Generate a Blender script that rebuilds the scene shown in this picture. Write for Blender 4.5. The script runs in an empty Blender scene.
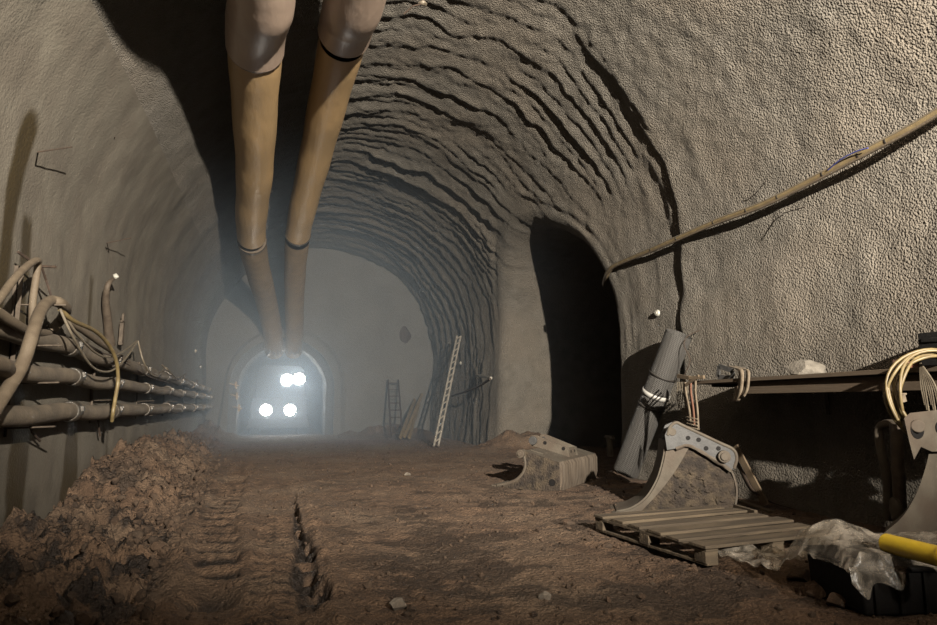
import bpy, bmesh, math, random
import numpy as np
from mathutils import Vector, Matrix, Euler
random.seed(7)
rng = np.random.default_rng(11)
PI = math.pi
scene = bpy.context.scene
COL = scene.collection

# ------------------------------------------------------------------ camera
F = 625.0; CAMH = 1.1
pitch = math.atan((404 - 312.5) / F)
yaw = math.atan((468.5 - 278) / F * math.cos(pitch))
fw = Vector((math.sin(yaw) * math.cos(pitch), math.cos(yaw) * math.cos(pitch), math.sin(pitch)))
rt = Vector((math.cos(yaw), -math.sin(yaw), 0)); up = rt.cross(fw)
CP = Vector((0, 0, CAMH))
cam = bpy.data.cameras.new('camera'); cam.lens = 36 * F / 937; cam.sensor_width = 36
cam.clip_start = 0.05; cam.clip_end = 200
camo = bpy.data.objects.new('camera', cam); COL.objects.link(camo)
camo.matrix_world = Matrix(((rt.x, up.x, -fw.x, CP.x), (rt.y, up.y, -fw.y, CP.y), (rt.z, up.z, -fw.z, CP.z), (0, 0, 0, 1)))
scene.camera = camo

def ray(x, y): return fw + rt * ((x - 468.5) / F) + up * ((312.5 - y) / F)
def aX(x, y, X): d = ray(x, y); return CP + d * (X / d.x)
def aY(x, y, Y): d = ray(x, y); return CP + d * (Y / d.y)
def aZ(x, y, Z=0.0): d = ray(x, y); return CP + d * ((Z - CAMH) / d.z)

# ------------------------------------------------------------------ noise
def _h(ix, iy, iz, seed):
    n = (ix * 374761393 + iy * 668265263 + iz * 2147483647 + seed * 1274126177) & 0xFFFFFFFF
    n = ((n ^ (n >> 13)) * 1274126177) & 0xFFFFFFFF
    n = ((n ^ (n >> 16)) * 2246822519) & 0xFFFFFFFF
    return ((n ^ (n >> 15)) & 0xFFFFFF) / float(0xFFFFFF) * 2 - 1
def vn(x, y, z=0.0, seed=0):
    x, y, z = np.broadcast_arrays(np.asarray(x, float), np.asarray(y, float), np.asarray(z, float))
    xi = np.floor(x).astype(np.int64); yi = np.floor(y).astype(np.int64); zi = np.floor(z).astype(np.int64)
    fx = x - xi; fy = y - yi; fz = z - zi
    fx = fx * fx * (3 - 2 * fx); fy = fy * fy * (3 - 2 * fy); fz = fz * fz * (3 - 2 * fz)
    r = 0
    for a in (0, 1):
        for b in (0, 1):
            for c in (0, 1):
                r = r + _h(xi + a, yi + b, zi + c, seed) * (fx if a else 1 - fx) * (fy if b else 1 - fy) * (fz if c else 1 - fz)
    return r
def fbm(x, y, z=0.0, seed=0, o=4):
    r = 0; a = 0.5; x = np.asarray(x, float); y = np.asarray(y, float); z = np.asarray(z, float)
    for k in range(o):
        r = r + a * vn(x, y, z, seed + k * 17); a *= .5; x = x * 2.03 + 5.1; y = y * 2.03 + 1.7; z = z * 2.03
    return r
def sm(x, a, b):
    t = np.clip((np.asarray(x, float) - a) / (b - a), 0, 1); return t * t * (3 - 2 * t)

# ------------------------------------------------------------------ materials
ALB = .32
def mat(name, base, rough=.85, metal=0., var=None, vscale=6., bump=0., bscale=60., bdist=.01, vor=0., vorscale=30., spec=.4,
        attr=None, attrcol=None, vdetail=5., var2=None, v2scale=1.2, v2f=.6, stretch=None, attrrough=None):
    m = bpy.data.materials.new(name); m.use_nodes = True; nt = m.node_tree; N = nt.nodes; L = nt.links
    b = N['Principled BSDF']; b.inputs['Roughness'].default_value = rough; b.inputs['Metallic'].default_value = metal
    b.inputs['Specular IOR Level'].default_value = spec
    tc = N.new('ShaderNodeTexCoord'); co = tc.outputs['Object']
    if stretch:
        mp = N.new('ShaderNodeMapping'); mp.inputs['Scale'].default_value = stretch; L.new(co, mp.inputs['Vector']); cv = mp.outputs[0]
    else: cv = co
    col = None
    def rgb(c): 
        n = N.new('ShaderNodeRGB'); n.outputs[0].default_value = (c[0] * ALB, c[1] * ALB, c[2] * ALB, 1); return n.outputs[0]
    col = rgb(base)
    def mix(c1, c2, f):
        n = N.new('ShaderNodeMix'); n.data_type = 'RGBA'; L.new(f, n.inputs[0]); L.new(c1, n.inputs[6]); L.new(c2, n.inputs[7]); return n.outputs[2]
    def nz(sc, det, lo, hi, vec=None):
        n = N.new('ShaderNodeTexNoise'); n.inputs['Scale'].default_value = sc; n.inputs['Detail'].default_value = det
        L.new(vec or cv, n.inputs['Vector'])
        r = N.new('ShaderNodeMapRange'); r.inputs[1].default_value = lo; r.inputs[2].default_value = hi; L.new(n.outputs['Fac'], r.inputs[0]); return r.outputs[0]
    if var: col = mix(col, rgb(var), nz(vscale, vdetail, .38, .62))
    if var2:
        f = nz(v2scale, 4, .45, .65)
        mm = N.new('ShaderNodeMath'); mm.operation = 'MULTIPLY'; mm.inputs[1].default_value = v2f; L.new(f, mm.inputs[0])
        col = mix(col, rgb(var2), mm.outputs[0])
    if attr:
        a = N.new('ShaderNodeAttribute'); a.attribute_name = attr
        col = mix(col, rgb(attrcol), a.outputs['Fac'])
        if attrrough is not None:
            r = N.new('ShaderNodeMapRange'); r.inputs[3].default_value = rough; r.inputs[4].default_value = attrrough
            L.new(a.outputs['Fac'], r.inputs[0]); L.new(r.outputs[0], b.inputs['Roughness'])
    L.new(col, b.inputs['Base Color'])
    if bump:
        n = N.new('ShaderNodeTexNoise'); n.inputs['Scale'].default_value = bscale; n.inputs['Detail'].default_value = 4; L.new(cv, n.inputs['Vector'])
        h = n.outputs['Fac']
        if vor:
            v = N.new('ShaderNodeTexVoronoi'); v.inputs['Scale'].default_value = vorscale; v.feature = 'SMOOTH_F1'; L.new(cv, v.inputs['Vector'])
            mu = N.new('ShaderNodeMath'); mu.operation = 'MULTIPLY'; mu.inputs[1].default_value = -vor; L.new(v.outputs['Distance'], mu.inputs[0])
            ad = N.new('ShaderNodeMath'); L.new(h, ad.inputs[0]); L.new(mu.outputs[0], ad.inputs[1]); h = ad.outputs[0]
        bp = N.new('ShaderNodeBump'); bp.inputs['Strength'].default_value = bump; bp.inputs['Distance'].default_value = bdist
        L.new(h, bp.inputs['Height']); L.new(bp.outputs[0], b.inputs['Normal'])
    return m

def emit(name, col, s):
    m = bpy.data.materials.new(name); m.use_nodes = True; b = m.node_tree.nodes['Principled BSDF']
    b.inputs['Base Color'].default_value = (*col, 1); b.inputs['Emission Color'].default_value = (*col, 1); b.inputs['Emission Strength'].default_value = s
    return m

M = {}
M['shotcrete'] = mat('shotcrete', (.31, .275, .225), .93, var=(.245, .215, .172), vscale=3.5, bump=1., bscale=50, bdist=.03, vor=1., vorscale=60,
                     var2=(.34, .285, .22), v2scale=.7, v2f=.7)
M['smooth_concrete'] = mat('smooth_concrete', (.27, .235, .18), .85, var=(.22, .185, .14), vscale=2.2, bump=.6, bscale=30, bdist=.012, vor=.4, vorscale=60,
                           attr='stain', attrcol=(.085, .06, .025), attrrough=.55)
M['bulkhead'] = mat('bulkhead_concrete', (.26, .26, .25), .9, var=(.21, .21, .20), vscale=1.2, bump=.6, bscale=14, bdist=.03)
M['soil'] = mat('soil', (.32, .195, .115), .9, var=(.18, .105, .06), vscale=5, bump=1., bscale=60, bdist=.03, vor=.7, vorscale=40, attr='mud_shade', attrcol=(.035, .021, .013), attrrough=.6,  # dark attribute colour stands for shade in the prints and hollows
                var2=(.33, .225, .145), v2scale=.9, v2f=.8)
M['clod'] = mat('clod', (.19, .115, .068), .9, var=(.06, .035, .02), vscale=9, bump=1., bscale=40, bdist=.015, var2=(.19, .13, .085), v2scale=4, v2f=.6)
M['stone'] = mat('stone', (.36, .31, .25), .85, var=(.25, .20, .15), vscale=12, bump=.8, bscale=40, bdist=.01)
M['rock'] = mat('rock', (.33, .29, .235), .9, var=(.22, .19, .15), vscale=14, bump=.9, bscale=30, bdist=.012)
M['duct'] = mat('duct_fabric', (1.15, .76, .37), .45, var=(.98, .66, .33), vscale=3, bump=.5, bscale=9, bdist=.02, spec=.4, stretch=(1, .25, 1))
M['duct_grey'] = mat('duct_film', (1.15, .86, .66), .36, var=(1.0, .74, .57), vscale=4, bump=.4, bscale=10, bdist=.015, spec=.8, stretch=(1, .3, 1))
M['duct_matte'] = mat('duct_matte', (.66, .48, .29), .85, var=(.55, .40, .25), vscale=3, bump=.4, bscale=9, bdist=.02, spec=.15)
M['duct_ring'] = mat('duct_ring', (.25, .19, .13), .4, metal=.4, bump=.4, bscale=30)
M['pale_film'] = mat('pale_film', (.35, .33, .31), .3, bump=.7, bscale=20, bdist=.02, spec=.7)
M['dusty_pipe'] = mat('dusty_pipe', (.36, .285, .20), .7, var=(.28, .22, .155), vscale=9, bump=.6, bscale=40, bdist=.006, spec=.5, var2=(.13, .105, .08), v2scale=3, v2f=.6)
M['coupling'] = mat('coupling_steel', (.30, .28, .25), .35, metal=.6, var=(.2, .16, .12), vscale=20, bump=.4, bscale=50)
M['hose'] = mat('dusty_hose', (.27, .205, .135), .75, var=(.21, .155, .10), vscale=10, bump=.5, bscale=60, bdist=.005)
M['cable'] = mat('cable', (.36, .30, .215), .55, var=(.25, .20, .14), vscale=15)
M['yellow_cable'] = mat('yellow_cable', (.38, .28, .12), .5, var=(.28, .2, .09), vscale=15)
M['steel_bracket'] = mat('bracket_steel', (.13, .095, .065), .75, metal=.2, var=(.20, .15, .105), vscale=14, bump=.4, bscale=50)
M['rust'] = mat('rusty_rod', (.06, .035, .022), .8, var=(.10, .06, .035), vscale=20)
M['dark_tie'] = mat('tie', (.03, .022, .015), .7)
M['yellow_conduit'] = mat('yellow_conduit', (.44, .33, .17), .55, var=(.34, .25, .13), vscale=9, bump=.3, bscale=60, bdist=.004)
M['mesh_steel'] = None
M['bucket'] = mat('bucket_dust', (.20, .165, .12), .8, var=(.15, .12, .085), vscale=7, bump=.6, bscale=30, bdist=.006, var2=(.13, .085, .055), v2scale=4, v2f=.6)
M['bucket_mud'] = mat('bucket_mud', (.085, .06, .04), .9, var=(.035, .024, .016), vscale=7, bump=1., bscale=40, bdist=.02, vor=.6, vorscale=45, var2=(.26, .19, .11), v2scale=9, v2f=.4)
M['bucket_side'] = mat('bucket_streaked', (.24, .18, .125), .85, var=(.10, .07, .045), vscale=8, bump=.5, bscale=30, bdist=.006, stretch=(2.5, 2.5, .3), var2=(.36, .29, .22), v2scale=5, v2f=.5)
M['steel_grey'] = mat('grey_painted_steel', (.12, .115, .11), .65, metal=.0, var=(.085, .082, .078), vscale=9, bump=.3, bscale=40)
M['wood'] = mat('pallet_wood', (.25, .185, .115), .85, var=(.13, .095, .06), vscale=6, bump=.7, bscale=16, bdist=.008, stretch=(.35, 3, 3))
M['plank'] = mat('plank_wood', (.28, .2, .12), .85, var=(.19, .13, .075), vscale=8, bump=.6, bscale=16, bdist=.006)
M['shelf_wood'] = mat('shelf_wood', (.15, .105, .065), .85, var=(.14, .095, .055), vscale=7, bump=.6, bscale=16, bdist=.006, stretch=(3, .35, 3))
M['strap'] = mat('strap', (.42, .33, .23), .8, var=(.28, .21, .14), vscale=18, bump=.4, bscale=80)
M['strap_red'] = mat('strap_reddish', (.33, .15, .09), .8)
M['yellow_pipe'] = mat('yellow_plastic', (1.7, 1.2, .08), .38, var=(1.35, .92, .08), vscale=9, spec=.5)
M['black_rubber'] = mat('black_rubber', (.018, .016, .015), .75, spec=.15, bump=.3, bscale=40)
M['red'] = mat('red_paint', (.30, .10, .06), .7, var=(.22, .12, .08), vscale=30)
M['pale_marker'] = mat('pale_marker', (.75, .72, .62), .5)
M['blue'] = mat('blue_cable', (.10, .12, .45), .5)
M['galvanised'] = mat('galvanised_steel', (.62, .56, .47), .7, var=(.4, .36, .3), vscale=9)
M['tape'] = mat('tape', (.75, .72, .66), .4)
M['machine'] = mat('machine_paint', (.10, .09, .08), .8, var=(.07, .065, .06), vscale=5)
M['lamp'] = emit('lamp_glass', (.88, .94, 1.), 45)
M['glass_dark'] = mat('cab_glass', (.03, .035, .04), .6, spec=.2)
# woven mesh of the roll
def mesh_mat():
    m = bpy.data.materials.new('woven_wire_mesh'); m.use_nodes = True; nt = m.node_tree; N = nt.nodes; L = nt.links
    b = N['Principled BSDF']; b.inputs['Roughness'].default_value = .5; b.inputs['Metallic'].default_value = .3
    uv = N.new('ShaderNodeAttribute'); uv.attribute_name = 'wrap'
    sx = N.new('ShaderNodeSeparateXYZ'); L.new(uv.outputs['Vector'], sx.inputs[0])
    def diag(sign):
        a = N.new('ShaderNodeMath'); a.operation = 'MULTIPLY_ADD'; a.inputs[1].default_value = sign; L.new(sx.outputs[1], a.inputs[0]); L.new(sx.outputs[0], a.inputs[2])
        s = N.new('ShaderNodeMath'); s.operation = 'MULTIPLY'; s.inputs[1].default_value = 260.; L.new(a.outputs[0], s.inputs[0])
        c = N.new('ShaderNodeMath'); c.operation = 'COSINE'; L.new(s.outputs[0], c.inputs[0]); return c.outputs[0]
    mx = N.new('ShaderNodeMath'); mx.operation = 'MAXIMUM'; L.new(diag(.6), mx.inputs[0]); L.new(diag(-.6), mx.inputs[1])
    r = N.new('ShaderNodeMapRange'); r.inputs[1].default_value = .1; r.inputs[2].default_value = .75; L.new(mx.outputs[0], r.inputs[0])
    mi = N.new('ShaderNodeMix'); mi.data_type = 'RGBA'; mi.inputs[6].default_value = (.008, .007, .006, 1); mi.inputs[7].default_value = (.085, .08, .073, 1)
    L.new(r.outputs[0], mi.inputs[0]); L.new(mi.outputs[2], b.inputs['Base Color'])
    bp = N.new('ShaderNodeBump'); bp.inputs['Strength'].default_value = .8; bp.inputs['Distance'].default_value = .01; L.new(r.outputs[0], bp.inputs['Height']); L.new(bp.outputs[0], b.inputs['Normal'])
    return m
M['mesh_steel'] = mesh_mat()
def film_mat():
    m = bpy.data.materials.new('clear_film'); m.use_nodes = True; nt = m.node_tree; N = nt.nodes; L = nt.links
    b = N['Principled BSDF']; b.inputs['Base Color'].default_value = (.30, .265, .22, 1); b.inputs['Roughness'].default_value = .28; b.inputs['Specular IOR Level'].default_value = .8
    n = N.new('ShaderNodeTexNoise'); n.inputs['Scale'].default_value = 9; n.inputs['Detail'].default_value = 5
    tc = N.new('ShaderNodeTexCoord'); L.new(tc.outputs['Object'], n.inputs['Vector'])
    bp = N.new('ShaderNodeBump'); bp.inputs['Distance'].default_value = .03; L.new(n.outputs['Fac'], bp.inputs['Height']); L.new(bp.outputs[0], b.inputs['Normal'])
    r = N.new('ShaderNodeMapRange'); r.inputs[1].default_value = .35; r.inputs[2].default_value = .65; r.inputs[3].default_value = .12; r.inputs[4].default_value = .62
    L.new(n.outputs['Fac'], r.inputs[0])
    t = N.new('ShaderNodeBsdfTransparent'); t.inputs[0].default_value = (.9, .87, .82, 1)
    mx = N.new('ShaderNodeMixShader'); L.new(r.outputs[0], mx.inputs[0]); L.new(t.outputs[0], mx.inputs[1]); L.new(b.outputs[0], mx.inputs[2])
    L.new(mx.outputs[0], N['Material Output'].inputs['Surface']); return m
M['film'] = film_mat()

# ------------------------------------------------------------------ object helpers
def link(o, parent=None):
    COL.objects.link(o)
    if parent: o.parent = parent
    return o
def tag(o, label=None, cat=None, group=None, kind=None):
    if label: o['label'] = label
    if cat: o['category'] = cat
    if group: o['group'] = group
    if kind: o['kind'] = kind
    return o
def empty(name, loc=(0, 0, 0), rz=0., label=None, cat=None, group=None, rot=None):
    o = bpy.data.objects.new(name, None); COL.objects.link(o); o.location = loc
    o.rotation_euler = rot if rot else (0, 0, rz); o.empty_display_size = .2
    return tag(o, label, cat, group)
def npmesh(name, V, Fq, smooth=True):
    me = bpy.data.meshes.new(name); V = np.asarray(V, np.float32); Fq = np.asarray(Fq, np.int32)
    k = Fq.shape[1]
    me.vertices.add(len(V)); me.vertices.foreach_set('co', V.ravel())
    me.loops.add(Fq.size); me.loops.foreach_set('vertex_index', Fq.ravel())
    me.polygons.add(len(Fq)); me.polygons.foreach_set('loop_start', np.arange(0, Fq.size, k, dtype=np.int32))
    me.update(calc_edges=True); me.validate()
    me.polygons.foreach_set('use_smooth', np.ones(len(me.polygons), bool) if smooth else np.zeros(len(me.polygons), bool))
    return me

def catmull(P, n=8, closed=False):
    P = [Vector(p) for p in P]
    if len(P) < 3: return [P[0].lerp(P[1], k / n) for k in range(n + 1)]
    out = []; m = len(P)
    for i in range(m if closed else m - 1):
        p0 = P[(i - 1) % m] if closed or i > 0 else P[0] * 2 - P[1]
        p1 = P[i]; p2 = P[(i + 1) % m]
        p3 = P[(i + 2) % m] if closed or i + 2 < m else P[-1] * 2 - P[-2]
        for k in range(n):
            t = k / n
            out.append(.5 * ((2 * p1) + (p2 - p0) * t + (2 * p0 - 5 * p1 + 4 * p2 - p3) * t * t + (-p0 + 3 * p1 - 3 * p2 + p3) * t ** 3))
    if not closed: out.append(P[-1])
    return out

class MB:
    def __init__(s): s.bm = bmesh.new(); s.M = Matrix.Identity(4)
    def v(s, p): return s.bm.verts.new(s.M @ Vector(p))
    def f(s, vs):
        try: return s.bm.faces.new(vs)
        except ValueError: return None
    def box(s, c, d, rot=None, taper=1.):
        R = Euler(rot).to_matrix() if rot else Matrix.Identity(3); c = Vector(c); q = []
        for z in (-1, 1):
            k = taper if z > 0 else 1
            for x, y in ((-1, -1), (1, -1), (1, 1), (-1, 1)):
                q.append(s.v(c + R @ Vector((x * d[0] / 2 * k, y * d[1] / 2 * k, z * d[2] / 2))))
        for a in ((3, 2, 1, 0), (4, 5, 6, 7), (0, 1, 5, 4), (1, 2, 6, 5), (2, 3, 7, 6), (3, 0, 4, 7)): s.f([q[i] for i in a])
        return s
    def bar(s, a, b, w, h, upv=(0, 0, 1)):
        a = Vector(a); b = Vector(b); d = (b - a).normalized(); u = Vector(upv)
        sx = d.cross(u)
        if sx.length < 1e-4: sx = d.cross(Vector((1, 0, 0)))
        sx.normalize(); u = sx.cross(d); q = []
        for p in (a, b):
            for x, y in ((-1, -1), (1, -1), (1, 1), (-1, 1)): q.append(s.v(p + sx * x * w / 2 + u * y * h / 2))
        for t in ((0, 1, 2, 3), (7, 6, 5, 4), (0, 4, 5, 1), (1, 5, 6, 2), (2, 6, 7, 3), (3, 7, 4, 0)): s.f([q[i] for i in t])
        return s
    def tube(s, P, r, n=10, closed=False, cap=True, rf=None, wob=0.):
        P = [Vector(p) for p in P]; rings = []; m = len(P); nrm = None
        for i, p in enumerate(P):
            if closed: d = P[(i + 1) % m] - P[i - 1]
            else: d = P[min(i + 1, m - 1)] - P[max(i - 1, 0)]
            if d.length < 1e-9: d = Vector((0, 0, 1))
            d.normalize()
            if nrm is None:
                nrm = d.orthogonal().normalized()
            nrm = (nrm - d * nrm.dot(d)).normalized(); bn = d.cross(nrm)
            rr = rf(i / (m - 1)) if rf else r
            ring = []
            for k in range(n):
                a = 2 * PI * k / n; q = rr * (1 + (wob * random.uniform(-1, 1) if wob else 0))
                ring.append(s.v(p + (nrm * math.cos(a) + bn * math.sin(a)) * q))
            rings.append(ring)
        for i in range(m if closed else m - 1):
            A = rings[i]; B = rings[(i + 1) % m]
            for k in range(n): s.f([A[k], A[(k + 1) % n], B[(k + 1) % n], B[k]])
        if cap and not closed: s.f(rings[0][::-1]); s.f(rings[-1])
        return s
    def cyl(s, a, b, r, n=20, r2=None): 
        r2 = r if r2 is None else r2
        return s.tube([a, b], r, n, rf=lambda t: r + (r2 - r) * t)
    def prism(s, poly, y0, y1):            # poly in (x,z), extruded along y
        A = [s.v((x, y0, z)) for x, z in poly]; B = [s.v((x, y1, z)) for x, z in poly]; n = len(poly)
        s.f(A); s.f(B[::-1])
        for i in range(n): s.f([A[i], B[i], B[(i + 1) % n], A[(i + 1) % n]])
        return s
    def ringplate(s, c, R, r, y0, y1, n=24):   # washer around axis y
        q = []
        for (rad, y) in ((R, y0), (R, y1), (r, y1), (r, y0)):
            q.append([s.v((c[0] + rad * math.cos(2 * PI * k / n), y, c[1] + rad * math.sin(2 * PI * k / n))) for k in range(n)])
        for j in range(4):
            A = q[j]; B = q[(j + 1) % 4]
            for k in range(n): s.f([A[k], A[(k + 1) % n], B[(k + 1) % n], B[k]])
        return s
    def sheet(s, pts, t):                   # grid of points [i][j] -> thick sheet
        V = [[s.v(p) for p in row] for row in pts]; 
        for i in range(len(V) - 1):
            for j in range(len(V[0]) - 1): s.f([V[i][j], V[i + 1][j], V[i + 1][j + 1], V[i][j + 1]])
        return s
    def rock(s, c, d, seed, sub=2, rot=(0, 0, 0), rough=.35):
        b2 = bmesh.new(); bmesh.ops.create_icosphere(b2, subdivisions=sub, radius=.5)
        R = Euler(rot).to_matrix(); rr = random.Random(seed)
        planes = [(Vector((rr.uniform(-1, 1), rr.uniform(-1, 1), rr.uniform(-1, 1))).normalized(), rr.uniform(.28, .42)) for _ in range(9)]
        mp = {}
        for v in b2.verts:
            p = v.co.copy()
            for n_, h_ in planes:
                e = p.dot(n_) - h_
                if e > 0: p -= n_ * e
            p *= 1 + rough * .25 * float(vn(p.x * 5, p.y * 5, p.z * 5, seed))
            mp[v] = s.v(Vector(c) + R @ Vector((p.x * d[0], p.y * d[1], p.z * d[2])) * 1.15)
        for f in b2.faces: s.f([mp[v] for v in f.verts])
        b2.free(); return s
    def build(s, name, m, parent=None, bevel=0., angle=35, solid=0., sub=0):
        bmesh.ops.recalc_face_normals(s.bm, faces=s.bm.faces)
        me = bpy.data.meshes.new(name); s.bm.to_mesh(me); s.bm.free()
        for p in me.polygons: p.use_smooth = True
        try: me.set_sharp_from_angle(angle=math.radians(angle))
        except Exception: pass
        me.materials.append(m); o = bpy.data.objects.new(name, me); link(o, parent)
        if solid:
            k = o.modifiers.new('s', 'SOLIDIFY'); k.thickness = solid; k.offset = 0
        if bevel:
            k = o.modifiers.new('b', 'BEVEL'); k.width = bevel; k.segments = 2; k.limit_method = 'ANGLE'; k.angle_limit = math.radians(40)
        if sub:
            k = o.modifiers.new('u', 'SUBSURF'); k.levels = sub; k.render_levels = sub
        return o

def copy_tree(o, parent=None):
    c = o.copy(); COL.objects.link(c); c.parent = parent
    for ch in [x for x in COL.objects if x.parent == o]: copy_tree(ch, c)
    return c

# ------------------------------------------------------------------ the tunnel lining
CX, CZ, RR = 1.5, 2.75, 3.82
PASS_Y, PASS_W, PASS_Z = 12.0, 2.8, 1.95

# arc positions: s=0 right wall foot, up over the crown, down to the left foot
ns_low = 90
zlow = np.linspace(-.35, CZ, ns_low, endpoint=False)
na = 400
th = np.linspace(0, PI, na)
PX = np.concatenate([CX + RR - .03 * (CZ - zlow), CX + RR * np.cos(th), (CX - RR + .07 * (CZ - zlow) * .5)[::-1]])
PZ = np.concatenate([zlow, CZ + RR * np.sin(th), zlow[::-1]])
NX = np.concatenate([-np.ones(ns_low), -np.cos(th), np.ones(ns_low)])
NZ = np.concatenate([np.zeros(ns_low), -np.sin(th), np.zeros(ns_low)])
S = np.concatenate([[0], np.cumsum(np.hypot(np.diff(PX), np.diff(PZ)))])
ys = [-9., -6., -3., -1., 0.5, 1.6]
y = 2.2
while y < 22.2: ys.append(y); y += max(.022, .0055 * y)
ys.append(22.2); YS = np.array(ys)
Yg, Sg = np.meshgrid(YS, S, indexing='ij')
PXg = np.broadcast_to(PX, Yg.shape).copy(); PZg = np.broadcast_to(PZ, Yg.shape).copy()
NXg = np.broadcast_to(NX, Yg.shape); NZg = np.broadcast_to(NZ, Yg.shape)
Sarc = S[-1]
def saw(w, drop=.14, pw=1.3):
    t = w - np.floor(w)
    return np.where(t < 1 - drop, (t / (1 - drop)) ** pw, 1 - sm((t - 1 + drop) / drop, 0, 1))
warp = fbm(Sg * .28, Yg * .22, 0, 3, 4)
warp2 = fbm(Sg * .7, Yg * .5, 0, 9, 4)
warp3 = fbm(Sg * 1.7, Yg * 1.1, 0, 13, 3)
amp1 = .35 + 1.1 * np.clip(vn(Sg * .5, Yg * .8, 0, 21) + .25, 0, 1)
amp2 = np.clip(.35 + 1.2 * vn(Sg * .9, Yg * 1.3, 0, 31), 0, 1.3)
rings = .05 * amp1 * saw(Yg / .62 + 1.1 * warp + .25 * warp2 + .45 * warp3) + .028 * amp2 * saw(Yg / .30 + 1.3 * warp + .7 * warp2 + .8 * warp3 + .3, .2)
ceil_m = sm(Sg, 4.2, 5.8)
near_right = sm(Yg, 8.3, 10.)
left_m = 1 - sm(Sg, Sarc - 7.1, Sarc - 6.0)
far_low = sm(Yg, 13, 15.5)
mr = np.maximum(ceil_m * sm(Yg, 5, 9), np.maximum(near_right * sm(Sg, 1.5, 4.0), far_low)) * left_m
mr = mr * (.12 + .88 * 1)
disp = mr * rings * (1 + .9 * sm(Yg, 11, 15))
# step line in the near right lining and soft undulation
stepY = 7.25 + .12 * fbm(Sg * .9, 0 * Sg, 0, 5, 3) * 2 + .0 * Sg - .30 * sm(Sg, 3.4, 6.5)
disp = disp + .055 * (1 - sm(Yg, stepY - .03, stepY + .06)) * (1 - sm(Sg, 6.0, 7.5)) * sm(Sg, .4, 1.8) * (.35 + .65 * sm(Yg, 4.5, 7.0))
soft = fbm(Sg * .55, Yg * .9, 0, 41, 5)
disp = disp + .045 * soft + .008 * fbm(Sg * 7, Yg * 7, 0, 51, 3) * (1 - sm(Sg, Sarc - 6, Sarc - 4.5))
near_rip = saw(Yg / .85 + .9 * warp + .5 * warp2 + .4, .25, 1.0) * np.clip(vn(Sg * .6, Yg * .7, 0, 77) + .1, 0, 1)
disp = disp + .05 * near_rip * (1 - mr) * left_m
disp = disp + .022 * fbm(Sg * 2.2, Yg * 2.2, 0, 61, 3) * left_m + .016 * fbm(Sg * 9, Yg * 9, 0, 63, 3) * sm(Sg, 3, 6) * left_m
# left wall: faint vertical ribs where the sprayed bays meet
disp = disp + (1 - left_m) * .010 * saw(Yg / 1.35 + .25 * warp2, .5, 1.)
Xg = PXg + NXg * disp; Zg = PZg + NZg * disp; Yw = Yg.copy()
# cross passage opening pushed out of the right wall
zz = PZg
dd = np.where(zz < PASS_Z, PASS_W - np.abs(Yg - PASS_Y), PASS_W - np.hypot(Yg - PASS_Y, zz - PASS_Z))
dd = dd + .07 * fbm(zz * 1.2, Yg * 1.2, 0, 15, 3)
dd = np.where(PXg > CX + 1.5, dd, -9)
ln = np.hypot(Yg - PASS_Y, np.maximum(zz - PASS_Z, 0)) + 1e-6
ny = np.where(zz < PASS_Z, -np.sign(Yg - PASS_Y), -(Yg - PASS_Y) / ln)
nz_ = np.where(zz < PASS_Z, 0, -(zz - PASS_Z) / ln)
R0 = .30
u = dd.copy(); vdep = np.zeros_like(dd)
a1 = (dd > -R0) & (dd <= .15)
ph = (dd + R0) / (R0 + .15) * PI / 2
u = np.where(a1, -R0 + R0 * np.sin(ph), u); vdep = np.where(a1, R0 * (1 - np.cos(ph)), vdep)
a2 = (dd > .15) & (dd <= 1.7)
u = np.where(a2, 0, u); vdep = np.where(a2, R0 + (dd - .15) / 1.55 * 9, vdep)
a3 = dd > 1.7
u = np.where(a3, (dd - 1.7) * (PASS_W / (PASS_W - 1.7)), u); vdep = np.where(a3, R0 + 9, vdep)
strk = fbm(dd * 7, Sg * .8, 0, 88, 3) * .035 * sm(dd, -.9, -.45) * (1 - sm(dd, .2, .4))
Yw = Yw + ny * (u - dd); Zg = Zg + nz_ * (u - dd)
Xg = Xg + vdep - strk
# the ripples fade on the passage's rim
inm = sm(dd, -.7, -.2)
Xg = np.where(dd > -.7, (PXg + vdep - strk + .12 * 0) * inm + Xg * (1 - inm), Xg)
# profile of the upper wall leans in: passage roof starts further in, keep it level with the push
NYn, NSn = Yg.shape
P3 = np.stack([Xg, Yw, Zg], -1)
gy = np.gradient(P3, axis=0); gs = np.gradient(P3, axis=1)
NN = np.cross(gy, gs); NN /= (np.linalg.norm(NN, axis=-1, keepdims=True) + 1e-9)
mid = np.array([CX, 0, 2.5])
if (NN[100, 300] @ (np.array([CX, P3[100, 300, 1], 2.5]) - P3[100, 300])) < 0: NN = -NN; flip = True
else: flip = False
def strip(name, j0, j1, m, attrs=None):
    sub = P3[:, j0:j1 + 1]; n2 = j1 - j0 + 1
    V = sub.reshape(-1, 3); I = np.arange(NYn * n2).reshape(NYn, n2)
    Fq = np.stack([I[:-1, :-1], I[1:, :-1], I[1:, 1:], I[:-1, 1:]], -1).reshape(-1, 4)
    if flip: Fq = Fq[:, ::-1]
    me = npmesh(name, V, Fq)
    me.normals_split_custom_set_from_vertices(NN[:, j0:j1 + 1].reshape(-1, 3).tolist())
    if attrs is not None:
        a = me.attributes.new('stain', 'FLOAT', 'POINT'); a.data.foreach_set('value', attrs[:, j0:j1 + 1].ravel().astype(np.float32))
    me.materials.append(m); o = link(bpy.data.objects.new(name, me)); o['kind'] = 'structure'; return o
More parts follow.
